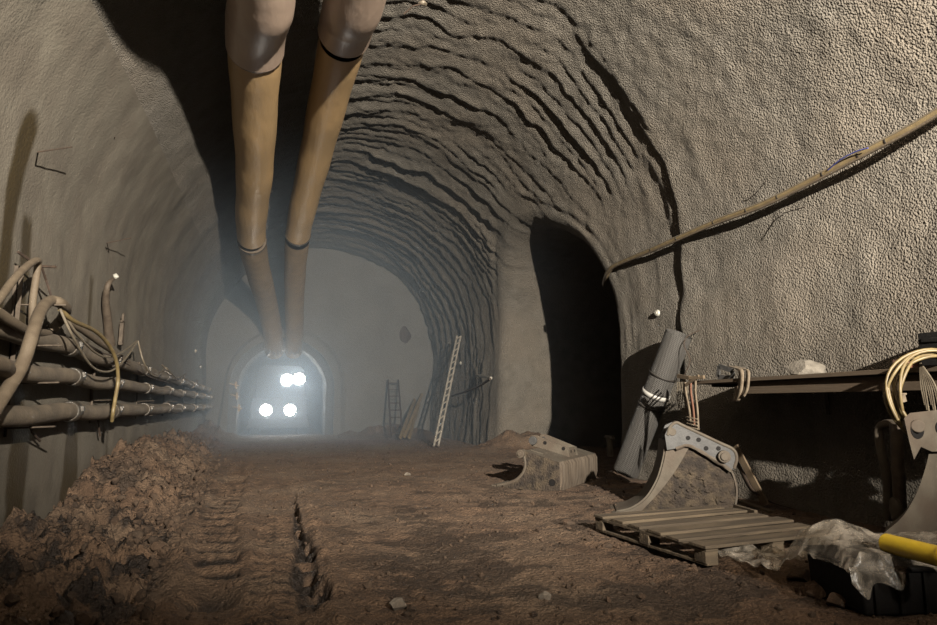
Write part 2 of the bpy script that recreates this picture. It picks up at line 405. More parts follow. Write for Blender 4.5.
# damp stains on the left wall (shapes of their own)
e = fbm(Yg * 2.5, Zg * 1.2, 0, 99, 4)
def streak(yc, w, z0, z1):
    return sm(w + .12 * e - np.abs(Yg - yc), 0, .07) * sm(Zg, z0 - .15, z0 + .15) * (1 - sm(Zg + .25 * e, z1 - .1, z1 + .02))
stain = np.maximum.reduce([streak(6.22 - .08 * (3.6 - Zg), .17, -.3, 3.7), streak(6.62, .12, -.3, 2.95) * .9,
                           streak(6.75 , .22, -.3, 1.1), streak(8.25, .22 + .10 * (1 - Zg), -.3, 1.2) * .85,
                           streak(8.75, .10, 1.7, 2.75) * .75, streak(9.9, .08, -.3, .95) * .7, streak(12.5, .12, -.3, .9) * .6])
stain = stain * (Sg > Sarc - 5)
j1 = int(np.searchsorted(S, 4.6)); j2 = int(np.searchsorted(S, Sarc - 5.2))
strip('wall_right', 0, j1, M['shotcrete'])
strip('ceiling', j1, j2, M['shotcrete'])
strip('wall_left', j2, NSn - 1, M['smooth_concrete'], stain)

# bulkhead with the smaller tunnel's mouth
PCX, PW, PZS = .13, 1.68, 1.62
def arch(t, w, zs, cx=PCX):   # t in 0..1, right foot -> left foot
    t = np.asarray(t); L1 = zs + .35; La = PI * w; T = 2 * L1 + La; s_ = t * T
    x = np.where(s_ < L1, cx + w, np.where(s_ > L1 + La, cx - w, cx + w * np.cos((s_ - L1) / w)))
    z = np.where(s_ < L1, s_ - .35, np.where(s_ > L1 + La, T - s_ - .35, zs + w * np.sin((s_ - L1) / w)))
    return x, z
tt = np.linspace(0, 1, 121)
ix, iz = arch(tt, PW, PZS)
# outer ring sampled by angle-matched fraction
so = np.interp(tt, np.linspace(0, 1, len(S)), S)
ox = np.interp(so, S, PX); oz = np.interp(so, S, PZ)
ox = CX + (ox - CX) * 1.04; oz = np.where(oz > CZ, CZ + (oz - CZ) * 1.04, oz)
kk = np.linspace(0, 1, 50)
BX = ix[None] * (1 - kk[:, None]) + ox[None] * kk[:, None]; BZ = iz[None] * (1 - kk[:, None]) + oz[None] * kk[:, None]
rad = np.hypot(BX - ix[None], BZ - iz[None])
BY = 22.0 + .05 * fbm(BX * .9, BZ * .9, 0, 7, 4) - .16 * (1 - sm(rad, .28, .40)) + .10 * (kk[:, None] * 0)
V = np.stack([BX, BY, BZ], -1); I = np.arange(V.shape[0] * V.shape[1]).reshape(V.shape[:2])
Fq = np.stack([I[:-1, :-1], I[1:, :-1], I[1:, 1:], I[:-1, 1:]], -1).reshape(-1, 4)
me = npmesh('wall_back', V.reshape(-1, 3), Fq); me.materials.append(M['bulkhead'])
o = link(bpy.data.objects.new('wall_back', me)); o['kind'] = 'structure'
# lining of the smaller tunnel, stepped rings, and its end
ysn = [21.84, 22.4, 22.45, 22.5, 23.2, 24, 24.8, 25.6, 27, 29, 31, 33, 35]
rows = []
for i, yy in enumerate(ysn):
    w = PW if yy < 22.44 else PW - .22
    x, z = arch(tt, w, PZS)
    nn = .03 * fbm(tt * 20, yy * 1.1 + 0 * tt, 0, 4, 3) if yy > 22.42 else 0 * tt
    rows.append(np.stack([x + nn, yy + 0 * tt, z + nn], -1))
V = np.array(rows); I = np.arange(V.shape[0] * V.shape[1]).reshape(V.shape[:2])
Fq = np.stack([I[:-1, :-1], I[1:, :-1], I[1:, 1:], I[:-1, 1:]], -1).reshape(-1, 4)
me = npmesh('wall_heading', V.reshape(-1, 3), Fq); me.materials.append(M['bulkhead'])
o = link(bpy.data.objects.new('wall_heading', me)); o['kind'] = 'structure'
b = MB(); b.box((PCX, 35.05, 1.5), (4.2, .1, 4.4)); tag(b.build('wall_heading_end', M['bulkhead']), kind='structure')
b = MB(); b.box((CX, -9.05, 3.1), (8.6, .1, 7.8)); tag(b.build('wall_front', M['bulkhead']), kind='structure')

# ------------------------------------------------------------------ floor
def track(Y): return np.interp(Y, [2, 4, 6.6, 10, 14], [-.12, -.30, -.50, -.56, -.40])
def floor_h(X, Y, fine=True):
    X = np.asarray(X, float); Y = np.asarray(Y, float)
    h = .05 * fbm(X * .8, Y * .6, 0, 101, 4) + .02 * fbm(X * 3, Y * 3, 0, 102, 3)
    if fine: h = h + .016 * fbm(X * 14, Y * 12, 0, 103, 3) + .014 * np.clip(fbm(X * 30, Y * 26, 0, 104, 2), -.1, 1)
    # heap along the left wall
    ch = np.interp(Y, [0, 3, 5, 6.2, 7.8, 8.9, 11, 15, 19, 23], [.32, .32, .20, .06, .03, .34, .48, .42, .26, .1])
    foot = np.interp(Y, [0, 4, 7, 10, 15, 22], [-.55, -.65, -.85, -1.0, -1.25, -1.5]) + .2 * fbm(Y * .9, X * .2, 0, 105, 3)
    k = sm(-X, -foot, 2.15)
    heap = ch * k
    lump = np.clip(fbm(X * 4.2, Y * 3.6, 0, 106, 4), -.25, .6)
    if fine: heap = heap + sm(-X, -foot - .15, -foot + .3) * (.24 * lump + .09 * fbm(X * 12, Y * 12, 0, 107, 3))
    h = h + heap
    if fine:
        crev = np.clip(1 - np.abs(fbm(X * 5.5, Y * 5, 0, 131, 3)) * 9, 0, 1) + .7 * np.clip(1 - np.abs(fbm(X * 13, Y * 12, 0, 133, 2)) * 7, 0, 1)
        near = (1 - sm(Y, 4.4, 6.2)) * (1 - sm(X, -.75, -.5))
        h = h - .085 * crev * np.maximum(sm(-X, -foot - .2, -foot + .25), near)
        h = h - .018 * np.clip(1 - np.abs(fbm(X * 2.6, Y * 3.4, 0, 137, 4)) * 8, 0, 1) * (1 - sm(Y, 8, 13)) * (.3 + .7 * sm(vn(X * .9, Y * .9, 0, 138), -.1, .4))
    # near foreground left churned
    ch2 = (1 - sm(Y, 4.2, 5.6)) * (1 - sm(X, -.75, -.25))
    h = h + ch2 * .16 * np.clip(fbm(X * 5, Y * 5, 0, 110, 4), -.3, .5)
    # tyre tracks
    xa = track(Y); da = np.abs(X - xa)
    if fine:
        lug = (.5 + .5 * np.cos(2 * PI * (Y / .34 + .9 * (X - xa)) + .3 * vn(Y * 2, X * 0, 0, 140))) ** 1.4
        ma = (1 - sm(da, .13, .17)) * (1 - sm(Y, 11, 14)) * sm(Y, 4.1, 4.6)
        h = h + ma * (-.035 + .04 * lug)
        h = h + .045 * np.exp(-((da - .22) / .07) ** 2) * (1 - sm(Y, 9, 12)) * (.6 + .8 * vn(X * 6, Y * 6, 0, 111))
        xb = .02; db = np.abs(X - xb)
        lug2 = (.5 + .5 * np.cos(2 * PI * (Y / .155 + .8 * db)))
        mb = (1 - sm(db, .13, .16)) * (1 - sm(Y, 6.0, 7.2)) * sm(db, .0, .02)
        h = h + mb * (-.02 + .018 * lug2)
        # deep rut beside the second track
        xr = .22 + .03 * vn(Y * 3, 0 * Y, 0, 114); dr = np.abs(X - xr)
        rw = np.interp(Y, [3.6, 4, 5, 6.2, 8.5], [.05, .09, .07, .03, .015])
        h = h - .13 * (1 - sm(dr, rw * .6, rw * 1.3)) * (1 - sm(Y, 6.5, 9)) * sm(Y, 3.5, 3.9) * (.6 + .6 * np.clip(vn(X * 18, Y * 14, 0, 113), -.6, 1))
        h = h + .04 * np.exp(-((X - xr - .14) / .06) ** 2) * (1 - sm(Y, 6, 8)) * (.5 + vn(X * 9, Y * 9, 0, 115))
        # hole in track one
        h = h - .16 * np.exp(-(((X + .33) / .13) ** 2 + ((Y - 4.05) / .16) ** 2))
        # loose cracks in the foreground
        h = h + .02 * np.clip(fbm(X * 6, Y * 9, 0, 116, 4) - .05, 0, 1) * (1 - sm(Y, 4.5, 7)) 
    # right hand side: slightly raised bank toward the wall
    h = h + .10 * sm(X, 4.7, 5.4) * (1 - sm(Y, 7.5, 9)) * 0
    # heap at the far side of the passage mouth and against the bulkhead
    hh = np.clip(fbm(X * 3, Y * 3, 0, 120, 3), -.3, .5)
    h = h + (.42 + .3 * hh) * np.exp(-(((X - 5.7) / .95) ** 2 + ((Y - 14.4) / .55) ** 2))
    h = h + (.30 + .25 * hh) * np.exp(-(((X - 3.6) / 1.6) ** 2 + ((Y - 21.8) / .7) ** 2))
    h = h + (.35 + .25 * hh) * np.exp(-(((X + 1.9) / .6) ** 2 + ((Y - 21.3) / 1.4) ** 2))
    # flat where pallet, buckets and roll lie
    return h
xs = np.concatenate([np.arange(-2.75, -1, .026), np.arange(-1, .6, .014), np.arange(.6, 5.4, .028), np.arange(5.4, 7, .08), np.linspace(7, 15.5, 20)])
yf = [-9., -5, -2, 0, 1., 1.6]
y = 2.0
while y < 22.5: yf.append(y); y += max(.014, .0042 * y)
yf += list(np.linspace(22.6, 35.2, 26)); yf = np.array(yf)
Xf, Yf = np.meshgrid(xs, yf, indexing='ij')
Zf = floor_h(Xf, Yf)
V = np.stack([Xf, Yf, Zf], -1); I = np.arange(Xf.size).reshape(Xf.shape)
Fq = np.stack([I[:-1, :-1], I[1:, :-1], I[1:, 1:], I[:-1, 1:]], -1).reshape(-1, 4)
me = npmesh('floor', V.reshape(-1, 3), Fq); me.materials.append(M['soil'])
# shade painted into the mud colour: in the tread prints, the deep rut, the hole and patches of the churned heap
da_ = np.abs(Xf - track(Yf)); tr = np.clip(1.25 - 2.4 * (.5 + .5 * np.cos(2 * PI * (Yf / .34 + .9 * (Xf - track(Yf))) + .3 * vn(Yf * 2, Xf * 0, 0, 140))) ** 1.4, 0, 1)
mud_shade = 1. * tr * (1 - sm(da_, .11, .17)) * (1 - sm(Yf, 9, 13)) * sm(Yf, 4.1, 4.6)
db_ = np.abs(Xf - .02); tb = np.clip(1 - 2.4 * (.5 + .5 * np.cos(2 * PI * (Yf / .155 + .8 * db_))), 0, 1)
mud_shade = np.maximum(mud_shade, .95 * tb * (1 - sm(db_, .12, .16)) * (1 - sm(Yf, 5.6, 6.8)) * sm(vn(Xf * 6, Yf * 3, 0, 150), -.5, .2))
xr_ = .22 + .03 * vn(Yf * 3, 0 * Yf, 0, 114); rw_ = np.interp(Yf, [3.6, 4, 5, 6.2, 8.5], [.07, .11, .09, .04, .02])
mud_shade = np.maximum(mud_shade, (1 - sm(np.abs(Xf - xr_), rw_ * .6, rw_ * 1.2)) * (1 - sm(Yf, 6.5, 9)) * sm(Yf, 3.5, 3.9) * sm(vn(Xf * 16, Yf * 12, 0, 151), -.5, .1))
mud_shade = np.maximum(mud_shade, np.exp(-(((Xf + .33) / .15) ** 2 + ((Yf - 4.05) / .2) ** 2) ** 2) * sm(vn(Xf * 14, Yf * 12, 0, 152), -.6, .0))
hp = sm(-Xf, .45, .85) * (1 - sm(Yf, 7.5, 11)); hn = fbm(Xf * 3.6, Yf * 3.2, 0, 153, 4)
mud_shade = np.maximum(mud_shade, .95 * hp * sm(hn, .10, .17))
mud_shade = np.maximum(mud_shade, .6 * sm(Xf, .3, .7) * sm(fbm(Xf * 2.2, Yf * 3.6, 0, 155, 5), .17, .24) * (1 - sm(Yf, 6, 14)) * (Yf > 1))
at = me.attributes.new('mud_shade', 'FLOAT', 'POINT'); at.data.foreach_set('value', mud_shade.ravel().astype(np.float32))
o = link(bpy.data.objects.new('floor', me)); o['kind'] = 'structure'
def fh(x, y): return float(floor_h(np.array([x]), np.array([y]))[0])

# loose clods (uncountable) -------------------------------------------------
def proto_rock(seed, sub):
    b2 = MB(); b2.rock((0, 0, 0), (1, 1, 1), seed, sub, rough=.5)
    v = np.array([tuple(q.co) for q in b2.bm.verts]); b2.bm.verts.index_update(); f = np.array([[q.index for q in p.verts] for p in b2.bm.faces]); b2.bm.free(); return v, f
def scatter(name, N, posf, sizef, m, sub, seed, label, cat, sink=.3):
    r = np.random.default_rng(seed); protos = [proto_rock(seed * 10 + k, sub) for k in range(6)]
    Vs = []; Fs = []; off = 0
    for i in range(N):
        x, y = posf(r); s_ = sizef(r, x, y); v, f = protos[i % 6]
        a, b_, c = r.uniform(0, 6.28, 3); R = np.array(Euler((a, b_, c)).to_matrix())
        q = (v * r.uniform(.6, 1.1, 3) * s_) @ R.T
        q = q + np.array([x, y, 0]); Vs.append((q, x, y, s_)); Fs.append(f + off); off += len(v)
    xx = np.array([t[1] for t in Vs]); yy = np.array([t[2] for t in Vs]); hz = floor_h(xx, yy)
    V = np.concatenate([t[0] + np.array([0, 0, hz[i] + t[3] * sink]) for i, t in enumerate(Vs)])
    me = npmesh(name, V, np.concatenate(Fs), smooth=True); me.set_sharp_from_angle(angle=math.radians(28)); me.materials.append(m)
    o = link(bpy.data.objects.new(name, me)); return tag(o, label, cat, kind='stuff')
def pos_heap(r):
    while True:
        y = 2.4 + 14 * r.random() ** 1.8; x = -2.12 + 1.67 * r.random() ** 1.15
        if x < np.interp(y, [2, 4, 7, 10, 15], [-.5, -.62, -.8, -.95, -1.2]) + .15 * r.normal(): return x, y
scatter('rubble_clods', 2600, pos_heap, lambda r, x, y: .018 + .075 * r.random() ** 3, M['clod'], 2, 5,
        'heap of broken red brown clods and rubble along the left wall', 'rubble', .25)
def pos_floor(r): 
    y = 2.3 + 17 * r.random() ** 1.9; return r.uniform(-.9, 5.0), y
scatter('floor_crumbs', 4200, pos_floor, lambda r, x, y: .010 + .045 * r.random() ** 5, M['clod'], 1, 6,
        'small crumbs of soil scattered over the muddy tunnel floor', 'soil crumbs', .2)

# single stones on the open floor
def stone(px, py, d, label, m='stone', seed=1, Z=0.):
    p = aZ(px, py, Z); b = MB(); b.rock((0, 0, 0), d, seed, 3, rough=.6)
    o = b.build('stone', M[m], angle=25); o.location = (p.x, p.y, fh(p.x, p.y) + d[2] * .34); tag(o, label, 'stone', 'single stones lying on the floor'); return o
stone(399, 604, (.10, .07, .06), 'pale stone in the foreground mud near the bottom edge', seed=3)
stone(411, 608, (.05, .05, .04), 'dark clod just right of the pale foreground stone', 'clod', seed=9)
stone(545, 598, (.075, .06, .05), 'small pale stone on the bare floor in front of the pallet', seed=4)
stone(569, 525, (.10, .08, .06), 'brown clod on the floor left of the pallet', 'clod', seed=5)
stone(607, 545, (.09, .07, .05), 'brown clod on the floor close to the pallet front corner', 'clod', seed=6)
stone(407, 475, (.11, .09, .06), 'small pale stone far back in the middle of the floor', seed=7)
stone(596, 508, (.09, .09, .06), 'dark clod at the lip of the middle excavator bucket', 'clod', seed=8)
stone(818, 592, (.20, .16, .12), 'largest broken soil lump in front of the plastic sheet', 'clod', seed=12)
stone(800, 578, (.14, .12, .09), 'brown soil lump under the left end of the plastic sheet', 'clod', seed=13)
stone(836, 604, (.12, .10, .08), 'broken soil lump beside the black crate', 'clod', seed=14)

# ------------------------------------------------------------------ ventilation ducts
def duct(label, path, r, splits, r0):
    P = catmull(path, 14); root = empty('ventilation_duct', (P[0].x, P[0].y, P[0].z), label=label, cat='ventilation duct', group='ventilation ducts under the ceiling')
    root_inv = Matrix.Translation(-Vector(root.location))
    def seg(a, b_, name, m, r=r):
        q = [p for p in P if a <= p.y <= b_]
        mb = MB(); mb.M = root_inv; L = len(q)
        mb.tube(q, r, 40, wob=.006, cap=False, rf=lambda t: r * (1 + (.006 if m == M['duct_grey'] else .02) * math.sin(t * L * .9))); return mb.build(name, m, root, angle=60)
    last = -3.
    for i, s_ in enumerate(splits + [23.2]):
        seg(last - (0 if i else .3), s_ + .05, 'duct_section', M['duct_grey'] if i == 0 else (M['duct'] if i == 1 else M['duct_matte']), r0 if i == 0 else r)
        if s_ < 23:
            c = min(P, key=lambda p: abs(p.y - s_)); k = P.index(c); d = (P[k + 1] - P[k - 1]).normalized()
            mb = MB(); mb.M = root_inv; mb.tube([c - d * .05, c - d * .03, c + d * .03, c + d * .05], r, 40, rf=lambda t: r * (1.02 if t in (0., 1.) else 1.05)); mb.build('joint_ring', M['duct_ring'], root)
            mb = MB(); mb.M = root_inv
            mb.tube([c + Vector((0, 0, r)), c + Vector((.02, 0, r + .25))], .008, 6); mb.tube([c + Vector((.2, 0, r * .8)), c + Vector((.1, 0, r + .3))], .006, 6)
            mb.build('hanger_wire', M['rust'], root)
        last = s_
    # crumpled collar where it enters the heading
    c = P[-6]; mb = MB(); mb.M = root_inv
    for k in range(9):
        a = -PI * k / 8; q = c + Vector((math.cos(a) * r * .95, random.uniform(-.1, .1), math.sin(a) * r * .95))
        mb.tube(catmull([q + Vector((0, -.25, .12)), q + Vector((random.uniform(-.05, .05), -.1, -.03)), q + Vector((random.uniform(-.08, .08), .1, -.14))], 4), .03, 6, wob=.4)
    mb.build('crumpled_collar', M['pale_film'], root)
    return root
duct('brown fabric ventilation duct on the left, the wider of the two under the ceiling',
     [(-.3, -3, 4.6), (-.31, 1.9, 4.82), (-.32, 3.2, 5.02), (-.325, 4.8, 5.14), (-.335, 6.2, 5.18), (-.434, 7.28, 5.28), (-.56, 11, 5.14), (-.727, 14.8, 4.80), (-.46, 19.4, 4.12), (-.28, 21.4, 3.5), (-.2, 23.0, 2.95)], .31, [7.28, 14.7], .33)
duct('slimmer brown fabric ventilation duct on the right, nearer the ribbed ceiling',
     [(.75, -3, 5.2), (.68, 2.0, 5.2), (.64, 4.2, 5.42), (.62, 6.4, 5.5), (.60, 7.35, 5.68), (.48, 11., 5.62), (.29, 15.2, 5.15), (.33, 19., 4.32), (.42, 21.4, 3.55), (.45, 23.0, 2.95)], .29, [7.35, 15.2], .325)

# ------------------------------------------------------------------ left wall services
def pipe(label, x, z0, r, y0=4.2, y1=21.6, z1=None, name='service_pipe'):
    z1 = z0 if z1 is None else z1
    root = empty(name, (x, y0, z0), label=label, cat='pipe', group='pipes running along the left wall')
    P = []
    for k in range(60):
        t = k / 59; P.append(Vector((.012 * math.sin(k * 1.3), t * (y1 - y0), (z1 - z0) * t + .010 * math.sin(k * .9 + x * 7) - .015 * abs(math.sin(t * 18)))))
    MB().tube(P, r, 20, wob=.02).build('pipe_run', M['dusty_pipe'], root, angle=60)
    for yy in np.arange(y0 + 3.3, y1, 1.95):
        t = (yy - y0) / (y1 - y0); c = P[int(t * 59)]
        mb = MB(); mb.tube([c + Vector((0, -.07, 0)), c + Vector((0, -.05, 0)), c + Vector((0, .05, 0)), c + Vector((0, .07, 0))], r, 20, rf=lambda q: r * (1.1 if q in (0., 1.) else 1.22))
        mb.box(c + Vector((r * 1.25, 0, r * .3)), (.03, .05, .05)); mb.build('coupling', M['coupling'], root)
    return root
pipe('thick dusty pipe, lowest of the three on the left wall', -2.06, 1.02, .088)
pipe('thick dusty pipe, middle of the three on the left wall', -2.06, 1.385, .078, z1=1.32)
pipe('dusty pipe, highest of the three on the left wall', -2.12, 1.72, .085, z1=1.55)
br_lab = ['steel wall bracket nearest the camera, carrying the pipes and the looped hose', 'second steel wall bracket from the camera, under the hanging yellow cable',
          'third steel wall bracket from the camera, behind the looped cables', 'fourth steel wall bracket from the camera under the pipes',
          'fifth steel wall bracket from the camera, in the haze', 'farthest steel wall bracket before the pipe ends']
root = empty('pipe_bracket', (-2.27, 6.4, .85), label=br_lab[0], cat='bracket', group='brackets on the left wall')
MB().box((0, 0, .72), (.05, .07, 1.5)).box((.03, -.03, .72), (.05, .01, 1.5)).build('post', M['steel_bracket'], root, bevel=.004)
for z in (.06, .445, .775, 1.14):
    MB().bar((.0, 0, z - .02), (.40, 0, z - .005), .035, .014).build('arm', M['steel_bracket'], root, bevel=.003)
for k, (yy, lb) in enumerate(zip((9.0, 11.6, 14.2, 16.9, 19.6), br_lab[1:])):
    c = copy_tree(root); c.location = (-2.27, yy, .85); c['label'] = lb
    c.scale = (.72, 1, .62); c.location.z = .88

def hose(name, label, cat, pts, r, m, n=8, group=None, extra=None):
    P = catmull(pts, n); b = MB(); b.tube(P, r, 12, wob=.03)
    o = b.build(name, M[m], angle=60); return tag(o, label, cat, group)
hose('hose', 'thick flat brown hose draped over the nearest bracket down to the lowest pipe', 'hose',
     [aX(-25, 440, -1.85), aX(2, 398, -1.85), aX(22, 365, -1.85), aX(33, 332, -1.86), aX(41, 310, -1.95), aX(50, 301, -2.0), aX(60, 303, -1.95), aX(66, 309, -1.98), aX(62, 318, -2.12), aX(52, 330, -2.2)], .048, 'hose')
hose('hose', 'brown hose bent over the rusty rod at the top left of the brackets', 'hose',
     [aX(-20, 322, -1.95), aX(0, 298, -1.97), aX(16, 277, -2.0), aX(30, 264, -2.05), aX(38, 261, -2.08), aX(37, 272, -2.1), aX(33, 300, -2.12), aX(32, 330, -2.12)], .03, 'hose')
hose('hose', 'thick hose end hanging in from the left edge above the middle pipe', 'hose',
     [aX(-30, 300, -2.0), aX(-5, 311, -1.98), aX(12, 322, -1.98), aX(28, 331, -2.02), aX(48, 334, -2.12)], .04, 'hose')
hose('hose', 'fat dusty hose stub at the left edge just above the middle pipe', 'hose',
     [aX(-30, 361, -1.84), aX(-5, 364, -1.84), aX(4, 367, -1.86), aX(8, 376, -1.95)], .06, 'hose')
G = 'cables looped between the left wall brackets'
hose('cable', 'yellow cable hanging down in front of the two lower pipes', 'cable',
     [aX(60, 309, -1.95), aX(74, 321, -1.9), aX(95, 331, -1.88), aX(108, 344, -1.86), aX(116, 360, -1.84), aX(118, 380, -1.84), aX(115, 400, -1.84), aX(113, 412, -1.84), aX(112, 421, -1.86)], .021, 'yellow_cable', group=G)
hose('cable', 'pale thin cable in the deepest loop between the first two brackets', 'cable',
     [aX(60, 309, -1.93), aX(72, 335, -1.86), aX(88, 362, -1.86), aX(100, 371, -1.86), aX(113, 370, -1.86), aX(126, 358, -1.9), aX(137, 342, -2.0)], .012, 'cable', group=G)
hose('cable', 'pale thin cable in the shallower loop just above the deepest one', 'cable',
     [aX(60, 308, -1.96), aX(78, 335, -1.9), aX(96, 353, -1.9), aX(110, 357, -1.9), aX(124, 351, -1.95), aX(137, 341, -2.04)], .012, 'cable', group=G)
hose('cable', 'dark red cable lying along the top of the highest pipe', 'cable',
     [aX(60, 313, -2.08), aX(80, 338, -2.05), aX(100, 352, -2.05), aX(120, 360, -2.05), aX(150, 377, -2.05), aX(170, 383, -2.05)], .014, 'rust', group=G)
hose('cable', 'pale thin cable sagging from the second hook onto the highest pipe', 'cable',
     [aX(138, 341, -2.05), aX(143, 360, -1.95), aX(150, 373, -1.92), aX(158, 376, -1.92), aX(166, 367, -2.05), aX(170, 372, -2.05), aX(180, 381, -2.05)], .012, 'cable', group=G)
hose('cable', 'thin cable draped further back over the highest pipe', 'cable',
     [aX(162, 365, -2.1), aX(168, 370, -1.98), aX(178, 378, -1.98), aX(186, 374, -2.1)], .014, 'cable', group=G)
hose('cable', 'thick tan cable bundle sloping from the first bracket to the highest pipe', 'cable',
     [aX(62, 318, -2.08), aX(82, 330, -2.06), aX(100, 343, -2.05), aX(118, 355, -2.06), aX(140, 372, -2.08)], .035, 'hose', group=G)

GP = 'bent wire pins sticking out of the left wall'
def pin(label, a, c, b_, r=.006, g=GP, m='rust'):
    mb = MB(); mb.tube([a, c], r, 6); mb.tube([c, b_], r, 6); return tag(mb.build('wire_pin', M[m]), label, 'wire pin', g)
W = -2.27
pin('bent wire pin high on the left wall beside the dark damp streak', aX(38, 152, W + .0), aX(38, 152, W + .12), aX(72, 147, W + .28))
pin('V shaped wire pin on the left wall, right of the damp streak', aX(102, 147, W + .18), aX(105, 158, W + .05), aX(115, 137, W + .28))
pin('bent wire pin on the left wall, farthest one toward the ducts', aX(140, 200, W), aX(144, 206, W + .06), aX(165, 193, W + .3))
pin('bent wire pin on the left wall, lowest one above the hanging hose end', aX(109, 252, W), aX(107, 243, W + .06), aX(131, 238, W + .28))
pin('rusty rod crossing the hose bend at the top left', aX(18, 252, W + .1), aX(38, 266, W + .17), aX(56, 267, W + .32), .012)
pin('long rusty rod leaning down from the hose bend to the bracket', aX(40, 262, W + .2), aX(46, 280, W + .2), aX(53, 302, W + .25), .011)
pin('short rusty rod under the lowest pipe at the left', aX(30, 424, W + .1), aX(32, 432, W + .1), aX(40, 441, W + .1), .012)
pin('short dark rod under the lowest pipe near the yellow cable', aX(98, 420, W + .1), aX(99, 428, W + .1), aX(100, 436, W + .1), .012)
# hose stub on wall with pale tip
t = empty('hose_stub', aX(111, 300, -2.24), label='short grey hose end with a pale tip hanging on the left wall', cat='hose')
ti = Matrix.Translation(-Vector(t.location)); b = MB(); b.M = ti
b.tube(catmull([aX(114, 278, -2.15), aX(108, 285, -2.16), aX(106, 300, -2.2), aX(108, 325, -2.22), aX(110, 345, -2.22)], 6), .04, 10, rf=lambda q: .022 + .045 * q, wob=.05); b.build('hose_body', M['steel_bracket'], t, angle=60)
b = MB(); b.M = ti; b.rock(aX(116, 276, -2.12), (.07, .07, .07), 5, 2); b.build('pale_tip', M['pale_marker'], t)
b = MB(); c = aX(122, 330, -2.2); b.bar(c + Vector((0, 0, -.22)), c + Vector((0, 0, .10)), .10, .05, (1, 0, 0)); b.bar(c + Vector((0, 0, .1)), c + Vector((0, 0, .24)), .03, .03, (1, 0, 0))
b.bar(c + Vector((.0, -.08, .12)), c + Vector((.0, .10, .12)), .03, .03); tag(b.build('anchor_plate', M['steel_bracket'], bevel=.004), 'grey steel anchor plate on the left wall beside the hose end', 'plate')
def marker(px, py, X, r, label, m='pale_marker', name='survey_marker'):
    p = aX(px, py, X); b = MB(); sx = -1 if X > 0 else 1
    b.cyl(p, p + Vector((sx * .03, 0, 0)), r, 14, r * .8); b.cyl(p + Vector((sx * .03, 0, 0)), p + Vector((sx * .045, 0, 0)), r * .5, 10)
    return tag(b.build(name, M[m]), label, 'marker', 'pale survey markers on the walls')
marker(195, 351, -2.2, .055, 'pale marker on the left wall in the haze, upper of two')
marker(200, 367, -2.2, .05, 'pale marker on the left wall in the haze, lower of two')
marker(658, 313, 5.26, .05, 'white marker on the right wall beside the rim of the side passage')
marker(461, 363, 5.2, .06, 'small white marker on the ribbed far right wall beside the lattice girder')

# ------------------------------------------------------------------ conduit on right wall
t = empty('conduit', aX(770, 200, 5.1), label='long yellowish plastic conduit sloping along the right wall into the side passage', cat='conduit')
ti = Matrix.Translation(-Vector(t.location))
path = [Vector((4.8, .6, 3.9)), Vector((4.93, 2.2, 3.66)), aX(937, 113, 5.02), aX(860, 155, 5.05), aX(770, 201, 5.09), aX(715, 222, 5.10), 
        aX(658, 247, 5.13), aX(618, 264, 5.19), aX(610, 270, 5.22), aX(606, 277, 5.30), aX(604, 284, 5.55)]
P = catmull(path, 8); b = MB(); b.M = ti; b.tube(P, .036, 14, wob=.02); b.build('conduit_tube', M['yellow_conduit'], t, angle=60)
b = MB(); b.M = ti; off = [p + Vector((-.012, 0, -.03 + .004 * math.sin(i * .13))) for i, p in enumerate(P)]; b.tube(off, .016, 8); b.build('strapped_cable', M['hose'], t, angle=60)
b = MB(); b.M = ti; off = [p + Vector((-.03, .0, .018 + .003 * math.sin(i * .11))) for i, p in enumerate(P) if 8 <= i < 110]; b.tube(off, .010, 8); b.build('strapped_cable', M['cable'], t, angle=60)
for px in (888, 855, 820, 777, 745, 712, 680, 652):
    c = min(P, key=lambda p: abs((lambda v: 468.5 + F * v.dot(rt) / v.dot(fw))(p - CP) - px)); k = P.index(c); d = (P[k + 1] - P[k - 1]).normalized()
    b = MB(); b.M = ti; b.tube([c - d * .006, c + d * .006], .040, 14); 
    if px in (820, 745): b.tube([c, c + Vector((-.05, .03, .12))], .004, 5)
    b.build('cable_tie', M['dark_tie'], t)
hose('cable', 'thin blue cable lying on the conduit at the right wall', 'cable', [aX(868, 148, 4.98), aX(855, 152, 4.98), aX(840, 160, 4.99), aX(828, 170, 5.02)], .006, 'blue')
GR = 'bent wire pins sticking out of the right wall'
pin('bent wire pin above the middle of the conduit', aX(752, 197, 5.25), aX(757, 192, 5.15), aX(766, 181, 5.05), .005, GR)
pin('bent wire pin just below the conduit on the right wall', aX(782, 216, 5.28), aX(784, 213, 5.2), aX(805, 207, 5.0), .005, GR)
pin('short wire pin high on the right wall near the top right corner', aX(826, 36, 5.0), aX(828, 33, 4.92), aX(836, 31, 4.85), .006, GR)
pin('short wire pin on the right wall above the conduit, left of the corner pin', aX(740, 128, 5.2), aX(741, 124, 5.12), aX(746, 116, 5.0), .006, GR)

